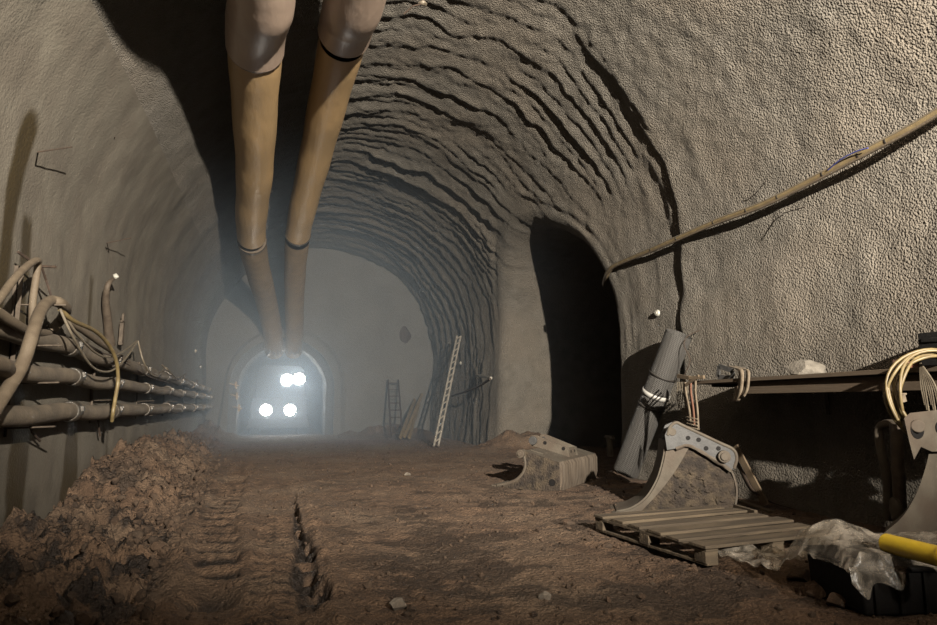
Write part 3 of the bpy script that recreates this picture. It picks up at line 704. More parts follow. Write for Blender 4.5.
# ------------------------------------------------------------------ wire mesh roll
bot = Vector((4.74, 8.02, .16)); top = aX(679, 334, 5.05); ax = (top - bot).normalized()
t = empty('wire_mesh_roll', (bot.x, bot.y, 0), label='tall roll of grey wire mesh leaning against the right wall by the side passage', cat='wire mesh roll')
def tubewrap(name, a, b_, r, m, parent, n=64, rows=24, openspiral=0.):
    d = (b_ - a).normalized(); nx = d.orthogonal().normalized(); nyv = d.cross(nx); L = (b_ - a).length
    V = []; Wv = []
    for i in range(rows + 1):
        for k in range(n + 1):
            an = 2 * PI * k / n * (1 + openspiral); rr = r * (1 - .12 * (k / n) * (1 if openspiral else 0))
            p = a + d * L * i / rows + (nx * math.cos(an) + nyv * math.sin(an)) * rr - parent.location; V.append(tuple(p)); Wv.append((an * r, L * i / rows, 0))
    I = np.arange((rows + 1) * (n + 1)).reshape(rows + 1, n + 1); Fq = np.stack([I[:-1, :-1], I[1:, :-1], I[1:, 1:], I[:-1, 1:]], -1).reshape(-1, 4)
    me = npmesh(name, V, Fq); at = me.attributes.new('wrap', 'FLOAT_VECTOR', 'POINT'); at.data.foreach_set('vector', np.array(Wv, np.float32).ravel())
    me.materials.append(m); return link(bpy.data.objects.new(name, me), parent)
tubewrap('mesh_sheet', bot, top, .18, M['mesh_steel'], t, n=110, openspiral=1.4)
b = MB(); b.M = Matrix.Translation(-t.location); c = bot + ax * 1.22; b.tube([c - ax * .03, c + ax * .03], .188, 40, cap=False); b.build('white_tape', M['tape'], t, solid=.004)
b = MB(); b.M = Matrix.Translation(-t.location)
for f_ in (1.04, 1.5):
    b = MB(); b.M = Matrix.Translation(-t.location); c = bot + ax * f_; b.tube([c - ax * .012, c + ax * .012], .187, 40, cap=False)
    b.build('binding_wire', M['dark_tie'], t, solid=.006)
b = MB(); b.tube(catmull([aX(700, 330, 5.2), aX(688, 336, 5.1), aX(684, 345, 4.95), aX(690, 360, 4.95), aX(684, 376, 4.95)], 6), .006, 6); tag(b.build('wire', M['rust']), 'thin dark wire hanging beside the top of the mesh roll', 'wire')

# ------------------------------------------------------------------ shelf on the right wall
t = empty('shelf', (4.70, 4.5, 1.345), label='long rough wooden shelf board along the right wall', cat='shelf')
b = MB(); n = 24
for k in range(2):
    b.bar((.0 + k * .40 - .0, -2.3, 0.01 * (k == 0)), (.0 + k * .40 - .0, 1.68 - .1 * k, -.005), .385, .038)
b.build('board', M['shelf_wood'], t, bevel=.004)
MB().bar((-.10, -2.25, -.085), (-.12, .95, -.085), .05, .12).build('bearer', M['shelf_wood'], t, bevel=.004)
for yy in (-.6, .5, 1.45):
    MB().bar((-.05, yy, -.04), (.56, yy, -.04), .04, .035).bar((.56, yy, -.02), (.56, yy, -.35), .035, .04, (0, 1, 0)).build('shelf_bracket', M['rust'], t)
p = aX(806, 372, 4.98); b = MB(); b.rock((0, 0, 0), (.24, .30, .17), 31, 3, rough=.5); o = b.build('rock', M['rock'], angle=25); o.location = (4.98, p.y, 1.385 + .052); o.rotation_euler = (.1, 0, .5)
tag(o, 'pale rock lying on the wooden shelf', 'rock')
# folded strap over the board edge
def strapband(name, label, pts, w, m, wdir=(0, 1, 0), cat='strap', group=None):
    P = catmull(pts, 6); b = MB(); wd = Vector(wdir).normalized() * w / 2; V = [[b.v(p - wd), b.v(p + wd)] for p in P]
    for i in range(len(V) - 1): b.f([V[i][0], V[i][1], V[i + 1][1], V[i + 1][0]])
    o = b.build(name, M[m], solid=.006, angle=70); return tag(o, label, cat, group)
GS = 'webbing straps hanging over the shelf edge'
strapband('strap', 'folded pale webbing strap hanging over the shelf edge left of the rock', [aX(728, 366, 4.8), aX(736, 368, 4.6), aX(741, 371, 4.495), aX(741, 385, 4.480), aX(738, 399, 4.490), aX(735, 400, 4.520), aX(738, 386, 4.540)], .075, 'strap', group=GS)
strapband('strap', 'outer fold of the pale webbing strap on the shelf edge', [aX(734, 366, 4.8), aX(744, 369, 4.55), aX(748, 372, 4.480), aX(747, 388, 4.470), aX(743, 397, 4.475)], .05, 'strap', group=GS)
b = MB(); 
for a, c in (((718, 377), (719, 366)), ((719, 366), (733, 371)), ((733, 371), (732, 378)), ((732, 378), (718, 377))):
    b.bar(aX(*a, 4.60), aX(*c, 4.60), .05, .012, (1, 0, 0))
tag(b.build('buckle_frame', M['steel_grey']), 'small grey metal frame standing on the shelf beside the folded strap', 'frame')
GB = 'straps and cords bundled at the left end of the shelf'
for k, (x0, x1, m, lb) in enumerate(((684, 689, 'strap', 'pale strap at the left end of the shelf, the left one of the bundle'), (690, 693, 'strap_red', 'reddish strap at the left end of the shelf, in the middle of the bundle'), (695, 697, 'strap', 'pale strap at the left end of the shelf, the right one of the bundle'))):
    strapband('strap', lb, [aX(x0 - 6 + k, 377, 4.7), aX(x0, 379, 4.490), aX((x0 + x1) / 2 - 1, 392, 4.470), aX(x1, 410, 4.480), aX(x1 + 1, 422 + 4 * k, 4.480)], .045, m, group=GB)
b = MB(); q = [aX(678, 376, 4.480), aX(690, 378, 4.460), aX(704, 377, 4.480)]; b.bar(q[0], q[1], .03, .045); b.bar(q[1], q[2], .03, .035); b.bar(aX(686, 385, 4.460), aX(699, 376, 4.460), .02, .03)
tag(b.build('wood_offcut', M['plank']), 'pale wood offcuts knotted on top of the strap bundle', 'wood offcut')
b = MB()
for k in range(7): b.tube(catmull([aX(678 + k * 1.6, 382, 4.86), aX(677 + k * 1.8, 395, 4.88), aX(679 + k * 1.6, 408 + k * 2, 4.9)], 4), .006, 5)
tag(b.build('cord_bundle', M['cable']), 'thin brown cords hanging behind the strap bundle at the mesh roll', 'cords')
b = MB()
for k in range(6): 
    c = aX(696, 418 + k * 3.2, 4.480); b.tube(catmull([c + Vector((-.05, .09, .01)), c + Vector((-.06, 0, 0)), c + Vector((-.05, -.09, -.01))], 4), .008, 6)
tag(b.build('spring_coil', M['strap']), 'small ribbed spring below the strap bundle, behind the bucket ear', 'spring')

# ------------------------------------------------------------------ excavator buckets
def shell_sheet(prof, y0, y1, t=.02):
    """profile (x,z) list -> curved plate with thickness"""
    b = MB(); n = len(prof); V = []
    for i, (x, z) in enumerate(prof):
        a = prof[max(i - 1, 0)]; c = prof[min(i + 1, n - 1)]; dx, dz = c[0] - a[0], c[1] - a[1]; l = math.hypot(dx, dz); nx, nz = -dz / l * t, dx / l * t
        V.append([b.v((x, y0, z)), b.v((x, y1, z)), b.v((x + nx, y1, z + nz)), b.v((x + nx, y0, z + nz))])
    for i in range(n - 1):
        for k in range(4): b.f([V[i][k], V[i][(k + 1) % 4], V[i + 1][(k + 1) % 4], V[i + 1][k]])
    b.f(V[0]); b.f(V[-1][::-1]); return b
def smoothprof(P, n=6): return [(p.x, p.z) for p in catmull([(x, 0, z) for x, z in P], n)]

# bucket one: wide ditching bucket, x = towards opening lip (negative), y = width
def local(root): return root
p1 = aZ(560, 491); fwd = (aZ(500, 487) - p1); fwd.z = 0; fwd.normalize()      # towards the lip
r1 = math.atan2(-fwd.y, -fwd.x)                                          # local +x points to the back
t = empty('excavator_bucket', (p1.x, p1.y, -.01), r1, 'wide low excavator bucket with a cleaning lip, farther one by the passage mouth', 'excavator bucket', 'excavator buckets on the floor')
Wd = 1.62; H0 = .37; H1 = .50
def tz(x): return H0 + (H1 - H0) * min(1., -x / .5)
# local: x from -.85 (lip) to 0 (back corner), y from 0 to -Wd (to the right/back)
sgn = 1
Ya, Yb = 0.0, sgn * Wd
def b1(x): return x
MB().prism([(-.02, .0), (0, 0), (.03, .12), (.03, .32), (0, H0), (-.02, H0)], Ya, Yb).build('back_plate', M['bucket_side'], t, bevel=.004)
shell_sheet(smoothprof([(-.88, .015), (-.6, .02), (-.3, .01), (0, .0)]), Ya, Yb, .02).build('bottom_plate', M['bucket_mud'], t)
MB().prism([(-.50, H1 - .02), (0, H0 - .02), (0, H0), (-.50, H1)], Ya + .01, Yb - .01).build('top_plate', M['bucket'], t, bevel=.003)
side = [(0, 0), (0, H0), (-.50, H1)] + smoothprof([(-.50, H1 - .03), (-.47, .34), (-.50, .22), (-.60, .12), (-.74, .06), (-.88, .03)], 4) + [(-.88, 0)]
for yy, lb in ((Ya, 'n'), (Yb, 'f')):
    MB().prism(side, yy - .012, yy + .012).build('side_plate', M['bucket_mud'], t)
    edge = smoothprof([(-.50, H1 - .01), (-.47, .34), (-.50, .22), (-.60, .12), (-.74, .06), (-.88, .03)], 5)
    MB().tube([(x, yy, z) for x, z in edge], .022, 8).build('side_cutter', M['bucket'], t)
    MB().cyl((-.52, yy - .07, H1 - .04), (-.52, yy + .05, H1 - .04), .055, 20).cyl((-.52, yy - .09, H1 - .04), (-.52, yy - .07, H1 - .04), .03, 14).build('lifting_boss', M['bucket'], t, bevel=.006)
MB().bar((-.92, Ya, .02), (-.92, Yb, .02), .10, .025).build('cutting_edge', M['bucket'], t, bevel=.004)
for yy in (.62, .98):
    MB().prism([(-.62, H1 + .02), (-.66, H1 + .10), (-.62, H1 + .17), (-.54, H1 + .17), (-.10, H0 + .14), (-.06, H0), (-.4, tz(-.4))], yy - .015, yy + .015).build('hitch_ear', M['bucket'], t, bevel=.004)
MB().cyl((-.58, .56, H1 + .10), (-.58, 1.04, H1 + .10), .035, 18).cyl((-.58, .53, H1 + .10), (-.58, .57, H1 + .10), .06, 18).cyl((-.58, 1.03, H1 + .10), (-.58, 1.07, H1 + .10), .06, 18).build('hitch_pin', M['steel_grey'], t, bevel=.006)
MB().box((-.09, .8, H0 + .08), (.02, .34, .12)).build('end_plate', M['bucket'], t)
for xx, yy in ((-.42, .60), (-.15, .60), (-.06, .72), (-.06, .88)):
    bb = MB()
    if xx == -.06: bb.cyl((xx - .024, yy, H0 + .085), (xx - .019, yy, H0 + .085), .022, 12)
    else: bb.cyl((xx, yy, tz(xx) + .09), (xx, yy + .004, tz(xx) + .09), .026, 12)
    bb.build('bolt_hole', M['black_rubber'], t)
MB().box((-.37, .30, tz(-.37) + .008), (.18, .28, .012), (0, .255, 0)).build('wear_pad', M['bucket'], t)
MB().cyl((-.1, -.012, .11), (-.1, -.018, .11), .045, 14).build('drain_hole', M['black_rubber'], t)

# bucket two: tipped bucket behind the pallet
p2a = aZ(617, 513); p2b = Vector((4.50, 5.32, 0)); d2 = (p2b - p2a); d2.z = 0; L2 = d2.length; d2.normalize()
t = empty('excavator_bucket', (p2a.x, p2a.y, -.01), math.atan2(d2.y, d2.x), 'tall mud-caked excavator bucket standing between the mesh roll and the pallet', 'excavator bucket', 'excavator buckets on the floor')
k = L2 / 1.52
def S2(P): return [(x * k, z * k) for x, z in P]
def SE(P): return [((.59 + (x - .50) * .88) * k, (z - .03) * k) for x, z in P]
front = smoothprof(S2([(0, .02), (.18, .07), (.36, .20), (.50, .42), (.58, .66), (.62, .86)]), 5)
W2 = .46
inner = smoothprof(S2([(.26, .02), (.42, .18), (.58, .36), (.74, .58), (.86, .78), (.90, .80)]), 5)
# near flank: light curved strip then mottled mud flank
MB().prism([(x, z) for x, z in front] + inner[::-1], -.02, .012).build('side_cutter', M['bucket'], t, bevel=.004)
flank = S2([(.24, .0)]) + inner[1:] + S2([(.98, .80), (1.28, .62), (1.37, .42), (1.38, .22), (1.32, .06), (1.2, .0)])
MB().prism(flank, .0, .02).build('side_plate', M['bucket_mud'], t)
MB().prism(S2([(0, 0), (.2, .05), (.40, .2), (.60, .62), (.62, .86), (.98, .82), (1.28, .62), (1.37, .42), (1.38, .22), (1.32, .06), (1.2, 0)]), W2 - .02, W2).build('side_plate', M['bucket_mud'], t)
shell_sheet(front, .0, W2, .018).build('bottom_plate', M['bucket'], t)
shell_sheet(smoothprof(S2([(.60, .86), (.98, .82), (1.28, .62), (1.375, .42), (1.38, .22), (1.32, .06), (1.2, 0)]), 3), .0, W2, .018).build('back_plate', M['bucket'], t)
MB().prism(S2([(-.08, .0), (.03, .0), (.03, .035), (-.06, .02)]), -.04, W2 + .02).build('cutting_edge', M['bucket'], t)
for yy in (-.05, .22):
    ear = SE([(.52, .80), (.50, .98), (.56, 1.09), (.66, 1.13), (.76, 1.09), (1.20, .90), (1.38, .82), (1.42, .72), (1.38, .58), (1.30, .60), (.92, .82), (.82, .86), (.70, .83)])
    MB().prism(ear, yy - .012, yy + .012).build('hitch_ear', M['steel_grey'], t, bevel=.004)
rim = smoothprof(SE([(.54, .98), (.58, 1.08), (.66, 1.13), (.76, 1.09), (1.20, .90), (1.38, .82), (1.42, .72), (1.38, .60)]), 4)
MB().tube([(x, -.06, z) for x, z in rim], .016, 8).build('ear_rim', M['bucket'], t)
edge = smoothprof(SE([(.64, .82), (.80, .86), (.95, .80), (1.20, .66), (1.34, .57)]), 4)
MB().tube([(x, -.05, z) for x, z in edge], .02, 8, wob=.2).build('mud_seam', M['bucket'], t)
MB().cyl((.68 * k, -.07, .99 * k), (.68 * k, .26, .99 * k), .04, 18).build('hitch_pin', M['bucket'], t, bevel=.005)
MB().cyl((1.25 * k, -.14, .71 * k), (1.25 * k, .26, .71 * k), .04, 18).cyl((1.25 * k, -.12, .71 * k), (1.25 * k, -.07, .71 * k), .06, 18).build('hitch_pin', M['bucket'], t, bevel=.005)
for x, z in ((.86, .92), (1.06, .80), (1.20, .80), (.98, .90)):
    MB().cyl((x * k, -.068, z * k), (x * k, -.062, z * k), .022, 12).build('bolt_hole', M['black_rubber'], t)
b = MB()
for q in range(26):
    x = random.uniform(.6, 1.25); z = random.uniform(.08, .55)
    if z < (x - .3) * 1.1: b.rock((x * k, -.005, z * k), (random.uniform(.03, .11), .03, random.uniform(.03, .09)), 50 + q, 1)
tag(b.build('mud_crust', M['bucket_mud'], t), kind='stuff')

# bucket three: at the right edge, seen end on
t = empty('excavator_bucket', (4.45, 3.62, 0), math.radians(-38), 'light grey excavator bucket with a pierced hitch ear at the right edge of the photo', 'excavator bucket', 'excavator buckets on the floor')
# placed so that the curved arm sweeps from lower left to upper right
ex = rt.copy()
Mi = t.matrix_basis.inverted()
def L3(px, py, X=4.45, dy=0): 
    p = aX(px, py, X); q = Mi @ p; return (q.x, q.y, q.z)
P3d = [aY(884, 532, 3.75), aY(905, 512, 3.73), aY(918, 490, 3.71), aY(927, 465, 3.69), aY(932, 450, 3.67)]
def plate3(pix, Y, th, name, m, bevel=.004):
    b = MB(); b.M = Mi; A = [b.v(aY(x, y, Y)) for x, y in pix]; B = [b.v(aY(x, y, Y) + Vector((th * .85, th * .62, 0))) for x, y in pix]; n = len(pix); b.f(A); b.f(B[::-1])
    for i in range(n): b.f([A[i], B[i], B[(i + 1) % n], A[(i + 1) % n]])
    return b.build(name, m, t, bevel=bevel)
cur = [(p.x, p.z) for p in catmull([(884, 0, 533), (903, 0, 516), (917, 0, 492), (926, 0, 466), (930, 0, 448)], 5)]
plate3(cur + [(970, 440), (985, 470), (985, 588), (890, 588)], 3.22, .22, 'side_plate', M['bucket'])
plate3([(904, 418), (910, 413), (937, 410), (975, 420), (985, 450), (932, 452), (921, 447), (914, 460), (909, 441)], 3.17, .03, 'hitch_ear', M['bucket'])
plate3([(904, 418), (910, 413), (937, 410), (975, 420), (985, 450), (932, 452), (921, 447), (914, 460), (909, 441)], 3.30, .03, 'hitch_ear', M['bucket'])
b = MB(); b.M = Mi; c = aY(915, 426, 3.17); b.cyl(c + Vector((-.01, -.03, 0)), c + Vector((.16, .18, 0)), .042, 20); b.build('hitch_pin', M['bucket'], t, bevel=.006)
b = MB(); b.M = Mi; c = aY(917, 430, 3.17); b.cyl(c + Vector((0, -.004, 0)), c + Vector((0, 0, 0)), .058, 20); b.build('bolt_hole', M['black_rubber'], t)
b = MB(); b.M = Mi; c = aY(940, 428, 3.17); b.cyl(c + Vector((0, -.006, 0)), c, .045, 20); b.build('bolt_hole', M['black_rubber'], t)

# bent pipe stand left of bucket three
t = empty('pipe_stand', (4.62, 4.1, 0), label='dusty bent steel pipe stand between the shelf and the right edge bucket', cat='pipe stand'); ti = Matrix.Translation(-t.location)
b = MB(); b.M = ti; b.tube(catmull([aX(918, 422, 4.62), aX(900, 424, 4.62), aX(886, 424, 4.62), aX(879, 430, 4.62), aX(881, 450, 4.62), aX(887, 480, 4.64), aX(888, 520, 4.66)], 6), .034, 14, wob=.03); b.build('bent_pipe', M['bucket'], t, angle=60)
b = MB(); b.M = ti; b.cyl(aX(896, 424, 4.60), aX(901, 526, 4.60), .045, 16); b.build('post', M['steel_bracket'], t)
b = MB(); b.M = ti; b.rock(aX(896, 512, 4.55), (.10, .10, .20), 77, 2); b.build('mud_lump', M['bucket'], t)

# cable coil
t = empty('cable_coil', aX(925, 392, 4.6), label='coil of pale yellow cable hanging at the right end of the shelf', cat='cable coil'); ti = Matrix.Translation(-t.location)
cc = aX(934, 397, 4.40); b = MB(); b.M = ti
for q in range(9):
    R_ = random.uniform(.26, .325); o_ = Vector((random.uniform(-.025, .025), random.uniform(-.08, .08), random.uniform(-.015, .015)))
    pts = [cc + o_ + rt * (R_ * 1.0 * math.cos(a)) + Vector((0, 0, 1)) * (R_ * 1.06 * math.sin(a)) + fw * .03 * math.sin(3 * a + q) for a in np.linspace(0, 2 * PI, 40, endpoint=False)]
    b.tube(pts, .0105, 8, closed=True)
b.build('cable_loops', M['yellow_cable'], t, angle=60)
b = MB(); b.M = ti; c = aX(899, 398, 4.36); b.bar(c + Vector((-.05, 0, -.02)), c + Vector((.05, 0, .0)), .03, .05); b.bar(c + Vector((-.05, 0, .03)), c + Vector((.06, -.0, .03)), .03, .012); b.build('binding', M['strap'], t)
b = MB()
for q in range(8): b.tube(catmull([aX(920, 362, 4.44), aX(921 + q * 2, 385, 4.44), aX(925 + q * 2.2, 405 + (q % 3) * 5, 4.44)], 5), .005, 5)
tag(b.build('loose_wires', M['cable']), 'fan of thin loose wires hanging inside the cable coil', 'wires')
b = MB(); p = aX(907, 358, 5.0); b.box((p.x, p.y, 1.43), (.16, .14, .075)); b.cyl((p.x - .09, p.y - .02, 1.43), (p.x - .10, p.y - .02, 1.43), .03, 12); tag(b.build('red_block', M['red'], bevel=.01), 'small faded red block on the shelf above the cable coil', 'block')
b = MB(); p = aX(946, 345, 5.05); b.box((p.x, p.y, 1.53), (.25, .26, .27)); b.box((p.x - .13, p.y, 1.6), (.02, .2, .04)); tag(b.build('dark_case', M['black_rubber'], bevel=.015), 'dark case on the shelf at the right edge of the photo', 'case')

# ------------------------------------------------------------------ pallet
t = empty('pallet', (2.82, 3.78, 0.01), math.radians(6), 'weathered wooden pallet lying in front of the mud-caked bucket', 'pallet')
PL, PWd, PH = 1.36, 1.32, .14
ysb = np.linspace(.06, PWd - .07, 6)
for i, yy in enumerate(ysb):
    a = random.uniform(-.03, .03); l0 = random.uniform(-.03, .03); w = .165 if i % 2 == 0 else .14
    b = MB(); b.M = Matrix.Translation((0, yy, PH - .012)) @ Euler((random.uniform(-.02, .02), random.uniform(-.006, .006), random.uniform(-.012, .012))).to_matrix().to_4x4()
    b.box((PL / 2 + l0, 0, 0), (PL, w, .022)); b.build('deck_board', M['wood'], t, bevel=.004)
for xx in (.06, PL / 2, PL - .06):
    MB().box((xx, PWd / 2, PH - .035), (.11, PWd, .022)).build('stringer_board', M['wood'], t, bevel=.003)
    for yy in (.06, PWd / 2, PWd - .06): MB().box((xx, yy, PH - .085), (.11, .11, .08)).build('block', M['wood'], t, bevel=.004)
    MB().box((xx, PWd / 2, .012), (.10, PWd, .02)).build('skid_board', M['wood'], t, bevel=.003)

GW = 'scrap wood behind the pallet'
b = MB(); b.bar(aX(735, 446, 4.85) + Vector((0, 0, .0)), aZ(766, 505, .05), .09, .022, (1, 0, 0)); tag(b.build('plank', M['plank'], bevel=.003), 'brown plank leaning behind the right side of the mud-caked bucket', 'plank', GW)
b = MB(); b.bar(aZ(728, 497, .05), aZ(772, 512, .04), .06, .025); tag(b.build('plank', M['plank'], bevel=.003), 'pale narrow plank on the ground behind the pallet', 'plank', GW)
b = MB(); b.bar(aZ(722, 502, .10), aZ(756, 512, .10), .035, .03); tag(b.build('plank', M['wood'], bevel=.003), 'short pale stick beside the pallet back edge', 'plank', GW)
strapband('strap', 'dark rubber strip lying over the planks behind the pallet', [aX(733, 455, 4.95), aX(742, 472, 4.9), aX(752, 490, 4.9), aZ(770, 502, .08), aZ(790, 508, .04)], .07, 'rust')
strapband('strap', 'white tape scrap on the planks behind the pallet', [aZ(757, 506, .04), aZ(760, 510, .03), aZ(761, 515, .02)], .03, 'tape')

# ------------------------------------------------------------------ crate, sheet and yellow pipe (right foreground)
t = empty('crate', (3.44, 2.86, 0.0), math.radians(-14), 'black plastic crate under the clear sheet in the right foreground', 'crate')
MB().box((0, 0, .12), (.80, .48, .24), taper=1.03).box((0, 0, .235), (.86, .54, .03)).build('crate_body', M['black_rubber'], t, bevel=.012)
for k in range(6): MB().box((-.34 + k * .136, -.252, .12), (.02, .02, .22)).build('rib', M['black_rubber'], t, bevel=.003)
# sheet
nu, nv = 150, 150; V = []
ca, sa = math.cos(math.radians(-14)), math.sin(math.radians(-14))
cr = Vector((3.44, 2.86, 0))
UU, VV = np.meshgrid(np.linspace(0, 1, nu), np.linspace(0, 1, nv), indexing='ij')
vl = -.36 + 1.22 * VV                                  # front hang .. far back edge
ul = -.50 + 1.02 * UU - .22 * sm(vl, .1, .8) * (1 - UU)
ridg = 1 - np.abs(fbm(ul * 3.2, vl * 3.2, 0, 203, 3)) * 2
ridg2 = 1 - np.abs(fbm(ul * 8 + 3, vl * 8, 0, 207, 3)) * 2
top = .275 + .10 * np.exp(-((ul + .28) ** 2 + (vl - .16) ** 2) / .03) + .035 * ridg + .025 * ridg2
dback = np.maximum(vl - .27, 0); dleft = np.maximum(-ul - .43, 0)
zb = np.maximum(top - 1.0 * dback - 1.3 * dleft, .055 + .05 * ridg + .03 * ridg2)
hf = np.maximum(-.29 - vl, 0) / .07                     # 0..1 hanging part
hang = np.clip(.10 + .13 * vn(UU * 7, 0 * UU, 0, 222) + .05 * np.sin(UU * 31), .0, .19) * hf
zz2 = np.where(vl < -.29, np.maximum(.265 - hang, .04), zb)
vv2 = np.where(vl < -.29, -.29 - .03 * np.sin(UU * 34) * hf - .02 * hf, vl)
Xs = cr.x + ca * ul - sa * vv2; Ys = cr.y + sa * ul + ca * vv2
V = np.stack([Xs, Ys, zz2], -1).reshape(-1, 3)
I = np.arange(nu * nv).reshape(nu, nv); Fq = np.stack([I[:-1, :-1], I[1:, :-1], I[1:, 1:], I[:-1, 1:]], -1).reshape(-1, 4)
me = npmesh('plastic_sheet', V, Fq); me.materials.append(M['film']); o = link(bpy.data.objects.new('plastic_sheet', me)); tag(o, 'crumpled clear plastic sheet draped over the black crate', 'plastic sheet')
a_, b_ = aZ(886, 543, .36), aZ(985, 568, .36)
t = empty('yellow_pipe', a_, label='yellow plastic pipe lying across the clear sheet at the right edge', cat='pipe'); b = MB(); b.M = Matrix.Translation(-Vector(a_))
b.cyl(a_, b_, .05, 28); b.build('pipe_body', M['yellow_pipe'], t, bevel=.004)
b = MB(); b.M = Matrix.Translation(-Vector(a_)); c = a_.lerp(b_, .62); d = (b_ - a_).normalized(); b.cyl(c, c + d * .1, .058, 28); b.build('socket', M['yellow_pipe'], t, bevel=.004)

# ------------------------------------------------------------------ far things
def ladderlike(name, label, cat, A, B, sep, nr, r, m, rr=None, zig=False):
    A = Vector(A); B = Vector(B); t = empty(name, A, label=label, cat=cat); ti = Matrix.Translation(-A); s_ = Vector(sep)
    for k in (0, 1):
        b = MB(); b.M = ti; b.tube([A + s_ * k, B + s_ * k], r, 8); b.build('rail', M[m], t)
    for q in range(nr):
        f0 = (q + .5) / nr; f1 = f0 if not zig else (q + 1) / nr
        b = MB(); b.M = ti; b.tube([A.lerp(B, f0), A.lerp(B, f1) + s_], rr or r * .7, 6); b.build('rung', M[m], t)
    return t
ladderlike('lattice_girder', 'pale steel lattice girder leaning on the ribbed far right wall', 'girder', aZ(434, 446, .05), aX(457, 336, 4.98), (.12, .02, .0), 16, .028, 'galvanised', zig=True)
ladderlike('ladder', 'dim grey ladder leaning against the hazy end wall', 'ladder', aZ(391, 437, .1), aY(388, 380, 21.8), (.36, 0, 0), 8, .03, 'rust')
GPk = 'planks leaning on the end wall'
for (a, c, lb) in (((404, 437), (422, 394), 'longest pale plank leaning on the end wall right of the ladder'), ((400, 438), (415, 399), 'second pale plank leaning on the end wall, next to the ladder'), ((409, 438), (419, 404), 'short pale plank leaning on the end wall, nearest the lattice girder')):
    b = MB(); b.bar(aZ(*a, .1), aY(*c, 21.95 - .09 * len(lb) % .3), .10, .03, (0, 1, 0)); tag(b.build('plank', M['yellow_conduit'], bevel=.003), lb, 'plank', GPk)
b = MB(); b.tube([aX(476, 375, 5.2), aX(491, 378, 4.75)], .035, 8); tag(b.build('anchor_rod', M['galvanised']), 'short pale rod sticking out of the ribbed wall right of the girder', 'rod')
b = MB(); b.tube(catmull([aX(490, 379, 4.65), aX(475, 388, 4.75), aX(452, 396, 4.95)], 6), .03, 8); tag(b.build('sagging_tube', M['rust']), 'dark sagging hose from the pale rod toward the lattice girder', 'hose')  # thin dark tube sagging from the rod toward the girder
b = MB(); c = Vector((4.28, 21.97, 3.55)); b.rock(c, (.42, .10, .55), 90, 3); tag(b.build('wall_patch', M['rust']), 'dark oval patch on the end wall near its right edge', 'patch')
b = MB(); c = aY(402, 5, 6.2); b.rock(aY(423, 3, 6.2) , (.10, .08, .05), 91, 2); tag(b.build('rag', M['cable']), 'small pale scrap stuck in the ceiling at the top edge beside the right duct', 'scrap')
b = MB(); b.tube([aY(404, 14, 6.2), aY(413, 6, 6.1), aY(421, 4, 6.15)], .008, 6); tag(b.build('wire_pin', M['rust']), 'dark wire pin beside the pale scrap at the top edge', 'wire pin')
b = MB(); c = aX(606, 437, 5.2); b.cyl(c, c + Vector((0, -.25, .0)), .03, 10); b.cyl(c + Vector((0, -.12, -.3)), c + Vector((0, -.12, 0)), .05, 10); tag(b.build('wall_pin', M['bucket']), 'pale stub of pipe at the foot of the passage rim behind the low bucket', 'pipe stub')

# light string of fittings at portal left
b_lab = ['upper', 'middle', 'lower']
for k, (px, py) in enumerate(((236, 385), (237, 396), (239, 408))):
    b = MB(); c = aY(px, py, 21.7); b.box(c, (.06, .12, .22)); b.cyl(c + Vector((0, -.08, 0)), c + Vector((0, -.14, 0)), .04, 10); b.bar(c + Vector((-.2, 0, .05)), c + Vector((.1, 0, -.03)), .03, .03)
    tag(b.build('valve', M['coupling']), b_lab[k] + ' pipe valve at the left edge of the small tunnel mouth', 'valve', 'valves at the tunnel mouth')

# vehicle in the mouth of the smaller tunnel
VY = 24.2; VX = .05
t = empty('mining_loader', (VX, VY, 0), label='mining vehicle with glaring headlights coming out of the small tunnel', cat='mining vehicle')
MB().prism([(-.95, .55), (.95, .55), (1.0, .75), (1.0, 1.25), (.85, 1.35), (-.85, 1.35), (-1.0, 1.25), (-1.0, .75)], .0, 3.4).build('body', M['machine'], t, bevel=.03)
MB().prism([(-.90, 1.33), (.95, 1.33), (.90, 2.35), (.70, 2.55), (-.65, 2.55), (-.85, 2.35)], .7, 2.0).build('cab', M['machine'], t, bevel=.03)
MB().prism([(-.72, 1.45), (.77, 1.45), (.72, 2.25), (-.68, 2.25)], .68, .70).build('windscreen', M['glass_dark'], t)
MB().box((0, -.12, .42), (2.1, .25, .32)).box((0, -.28, .30), (2.2, .12, .12)).build('bumper', M['machine'], t, bevel=.02)
for sx in (-1, 1):
    for yy in (.55, 2.7):
        w_ = MB(); w_.cyl((sx * .68, yy, .46), (sx * 1.03, yy, .46), .46, 28).cyl((sx * .66, yy, .46), (sx * 1.045, yy, .46), .2, 20); w_.build('wheel', M['black_rubber'], t, bevel=.03)
lamps = [((266, 410), .21), ((290, 410), .21), ((287, 380), .22), ((299, 379), .22)]
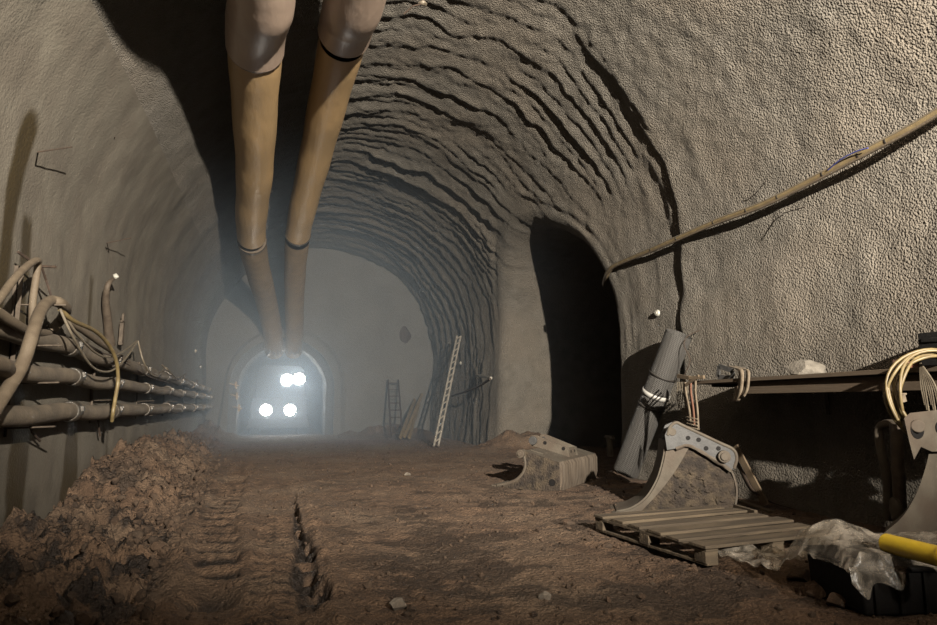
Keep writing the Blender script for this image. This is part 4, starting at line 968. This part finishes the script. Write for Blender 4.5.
for (px, py), r in lamps:
    p = aY(px, py, VY - .04); l = Vector((p.x - VX, -.03, p.z)); 
    hl = MB().cyl(l + Vector((0, .12, 0)), l + Vector((0, .0, 0)), r * .7, 20, r * 1.15).build('headlight' if py > 400 else 'work_light', M['machine'], t)
    if py < 400:
        MB().bar((l.x, .06, l.z), (l.x, .72, l.z), .05, .05).build('lamp_arm', M['machine'], t)
    MB().cyl(l + Vector((0, .0, 0)), l + Vector((0, -.02, 0)), r, 20).build('lens', M['lamp'], hl)
    ld = bpy.data.lights.new('headlight_beam', 'SPOT'); ld.energy = 22 if py > 400 else 34; ld.color = (.56, .77, 1.); ld.spot_size = math.radians(150); ld.spot_blend = 1.; ld.shadow_soft_size = .1
    lo = bpy.data.objects.new('headlight_beam', ld); COL.objects.link(lo); lo.location = (p.x, VY - .14, p.z); lo.rotation_euler = (math.radians(86), 0, 0)
    lo.rotation_euler = Vector((.03, -1, -.04)).to_track_quat('-Z', 'Y').to_euler()

# ------------------------------------------------------------------ haze
def haze():
    m = bpy.data.materials.new('haze_volume'); m.use_nodes = True; nt = m.node_tree; N = nt.nodes; L = nt.links
    N.remove(N['Principled BSDF']); v = N.new('ShaderNodeVolumeScatter'); v.inputs['Color'].default_value = (.62, .80, 1, 1); v.inputs['Anisotropy'].default_value = .3
    tc = N.new('ShaderNodeTexCoord'); sp = N.new('ShaderNodeSeparateXYZ'); L.new(tc.outputs['Object'], sp.inputs[0])
    r = N.new('ShaderNodeMapRange'); r.interpolation_type = 'SMOOTHSTEP'; r.inputs[1].default_value = 9; r.inputs[2].default_value = 23; r.inputs[3].default_value = 0; r.inputs[4].default_value = HAZE
    L.new(sp.outputs[1], r.inputs[0])
    x = N.new('ShaderNodeMapRange'); x.inputs[1].default_value = 0; x.inputs[2].default_value = 6.; x.inputs[3].default_value = 1.1; x.inputs[4].default_value = .45; L.new(sp.outputs[0], x.inputs[0])
    mu = N.new('ShaderNodeMath'); mu.operation = 'MULTIPLY'; L.new(r.outputs[0], mu.inputs[0]); L.new(x.outputs[0], mu.inputs[1])
    # extra density added before the tunnel mouth to widen the headlights' halo
    ds = N.new('ShaderNodeVectorMath'); ds.operation = 'DISTANCE'; ds.inputs[1].default_value = (.2, 21.6, 1.9); L.new(tc.outputs['Object'], ds.inputs[0])
    dr = N.new('ShaderNodeMapRange'); dr.interpolation_type = 'SMOOTHSTEP'; dr.inputs[1].default_value = .2; dr.inputs[2].default_value = 3.2; dr.inputs[3].default_value = .13; dr.inputs[4].default_value = 0.
    L.new(ds.outputs['Value'], dr.inputs[0]); ad = N.new('ShaderNodeMath'); L.new(mu.outputs[0], ad.inputs[0]); L.new(dr.outputs[0], ad.inputs[1])
    L.new(ad.outputs[0], v.inputs['Density']); L.new(v.outputs[0], N['Material Output'].inputs['Volume'])
    return m
HAZE = .10
b = MB(); b.box((1.5, 21.5, 3.2), (8.4, 25, 7.4)); o = b.build('haze', haze()); tag(o, 'bluish dust haze filling the far end of the tunnel', 'haze', kind='stuff')

# ------------------------------------------------------------------ the floodlight behind the camera
ld = bpy.data.lights.new('floodlight', 'SPOT'); ld.energy = 36000; ld.color = (1., .92, .80); ld.spot_size = math.radians(84); ld.spot_blend = .65; ld.shadow_soft_size = .07
lo = bpy.data.objects.new('floodlight', ld); COL.objects.link(lo); LP = Vector((2.05, -5., 4.05)); lo.location = LP
lo.rotation_euler = (Vector((2.4, 16, 8.9)) - LP).to_track_quat('-Z', 'Y').to_euler()
w = bpy.data.worlds.new('world'); scene.world = w; w.use_nodes = True; w.node_tree.nodes['Background'].inputs[0].default_value = (.01, .01, .01, 1)

scene.view_settings.view_transform = 'Standard'; scene.view_settings.look = 'None'; scene.view_settings.gamma = 1; scene.view_settings.use_curve_mapping = False
scene.view_settings.exposure = 0.
scene.cycles.use_denoising = True; scene.cycles.denoiser = 'OPENIMAGEDENOISE'; scene.cycles.denoising_input_passes = 'RGB_ALBEDO_NORMAL'; scene.cycles.denoising_prefilter = 'NONE'
scene.cycles.volume_step_rate = 4.; scene.cycles.volume_max_steps = 64
scene.cycles.max_bounces = 6; scene.cycles.diffuse_bounces = 1; scene.cycles.volume_bounces = 1; scene.cycles.transparent_max_bounces = 12
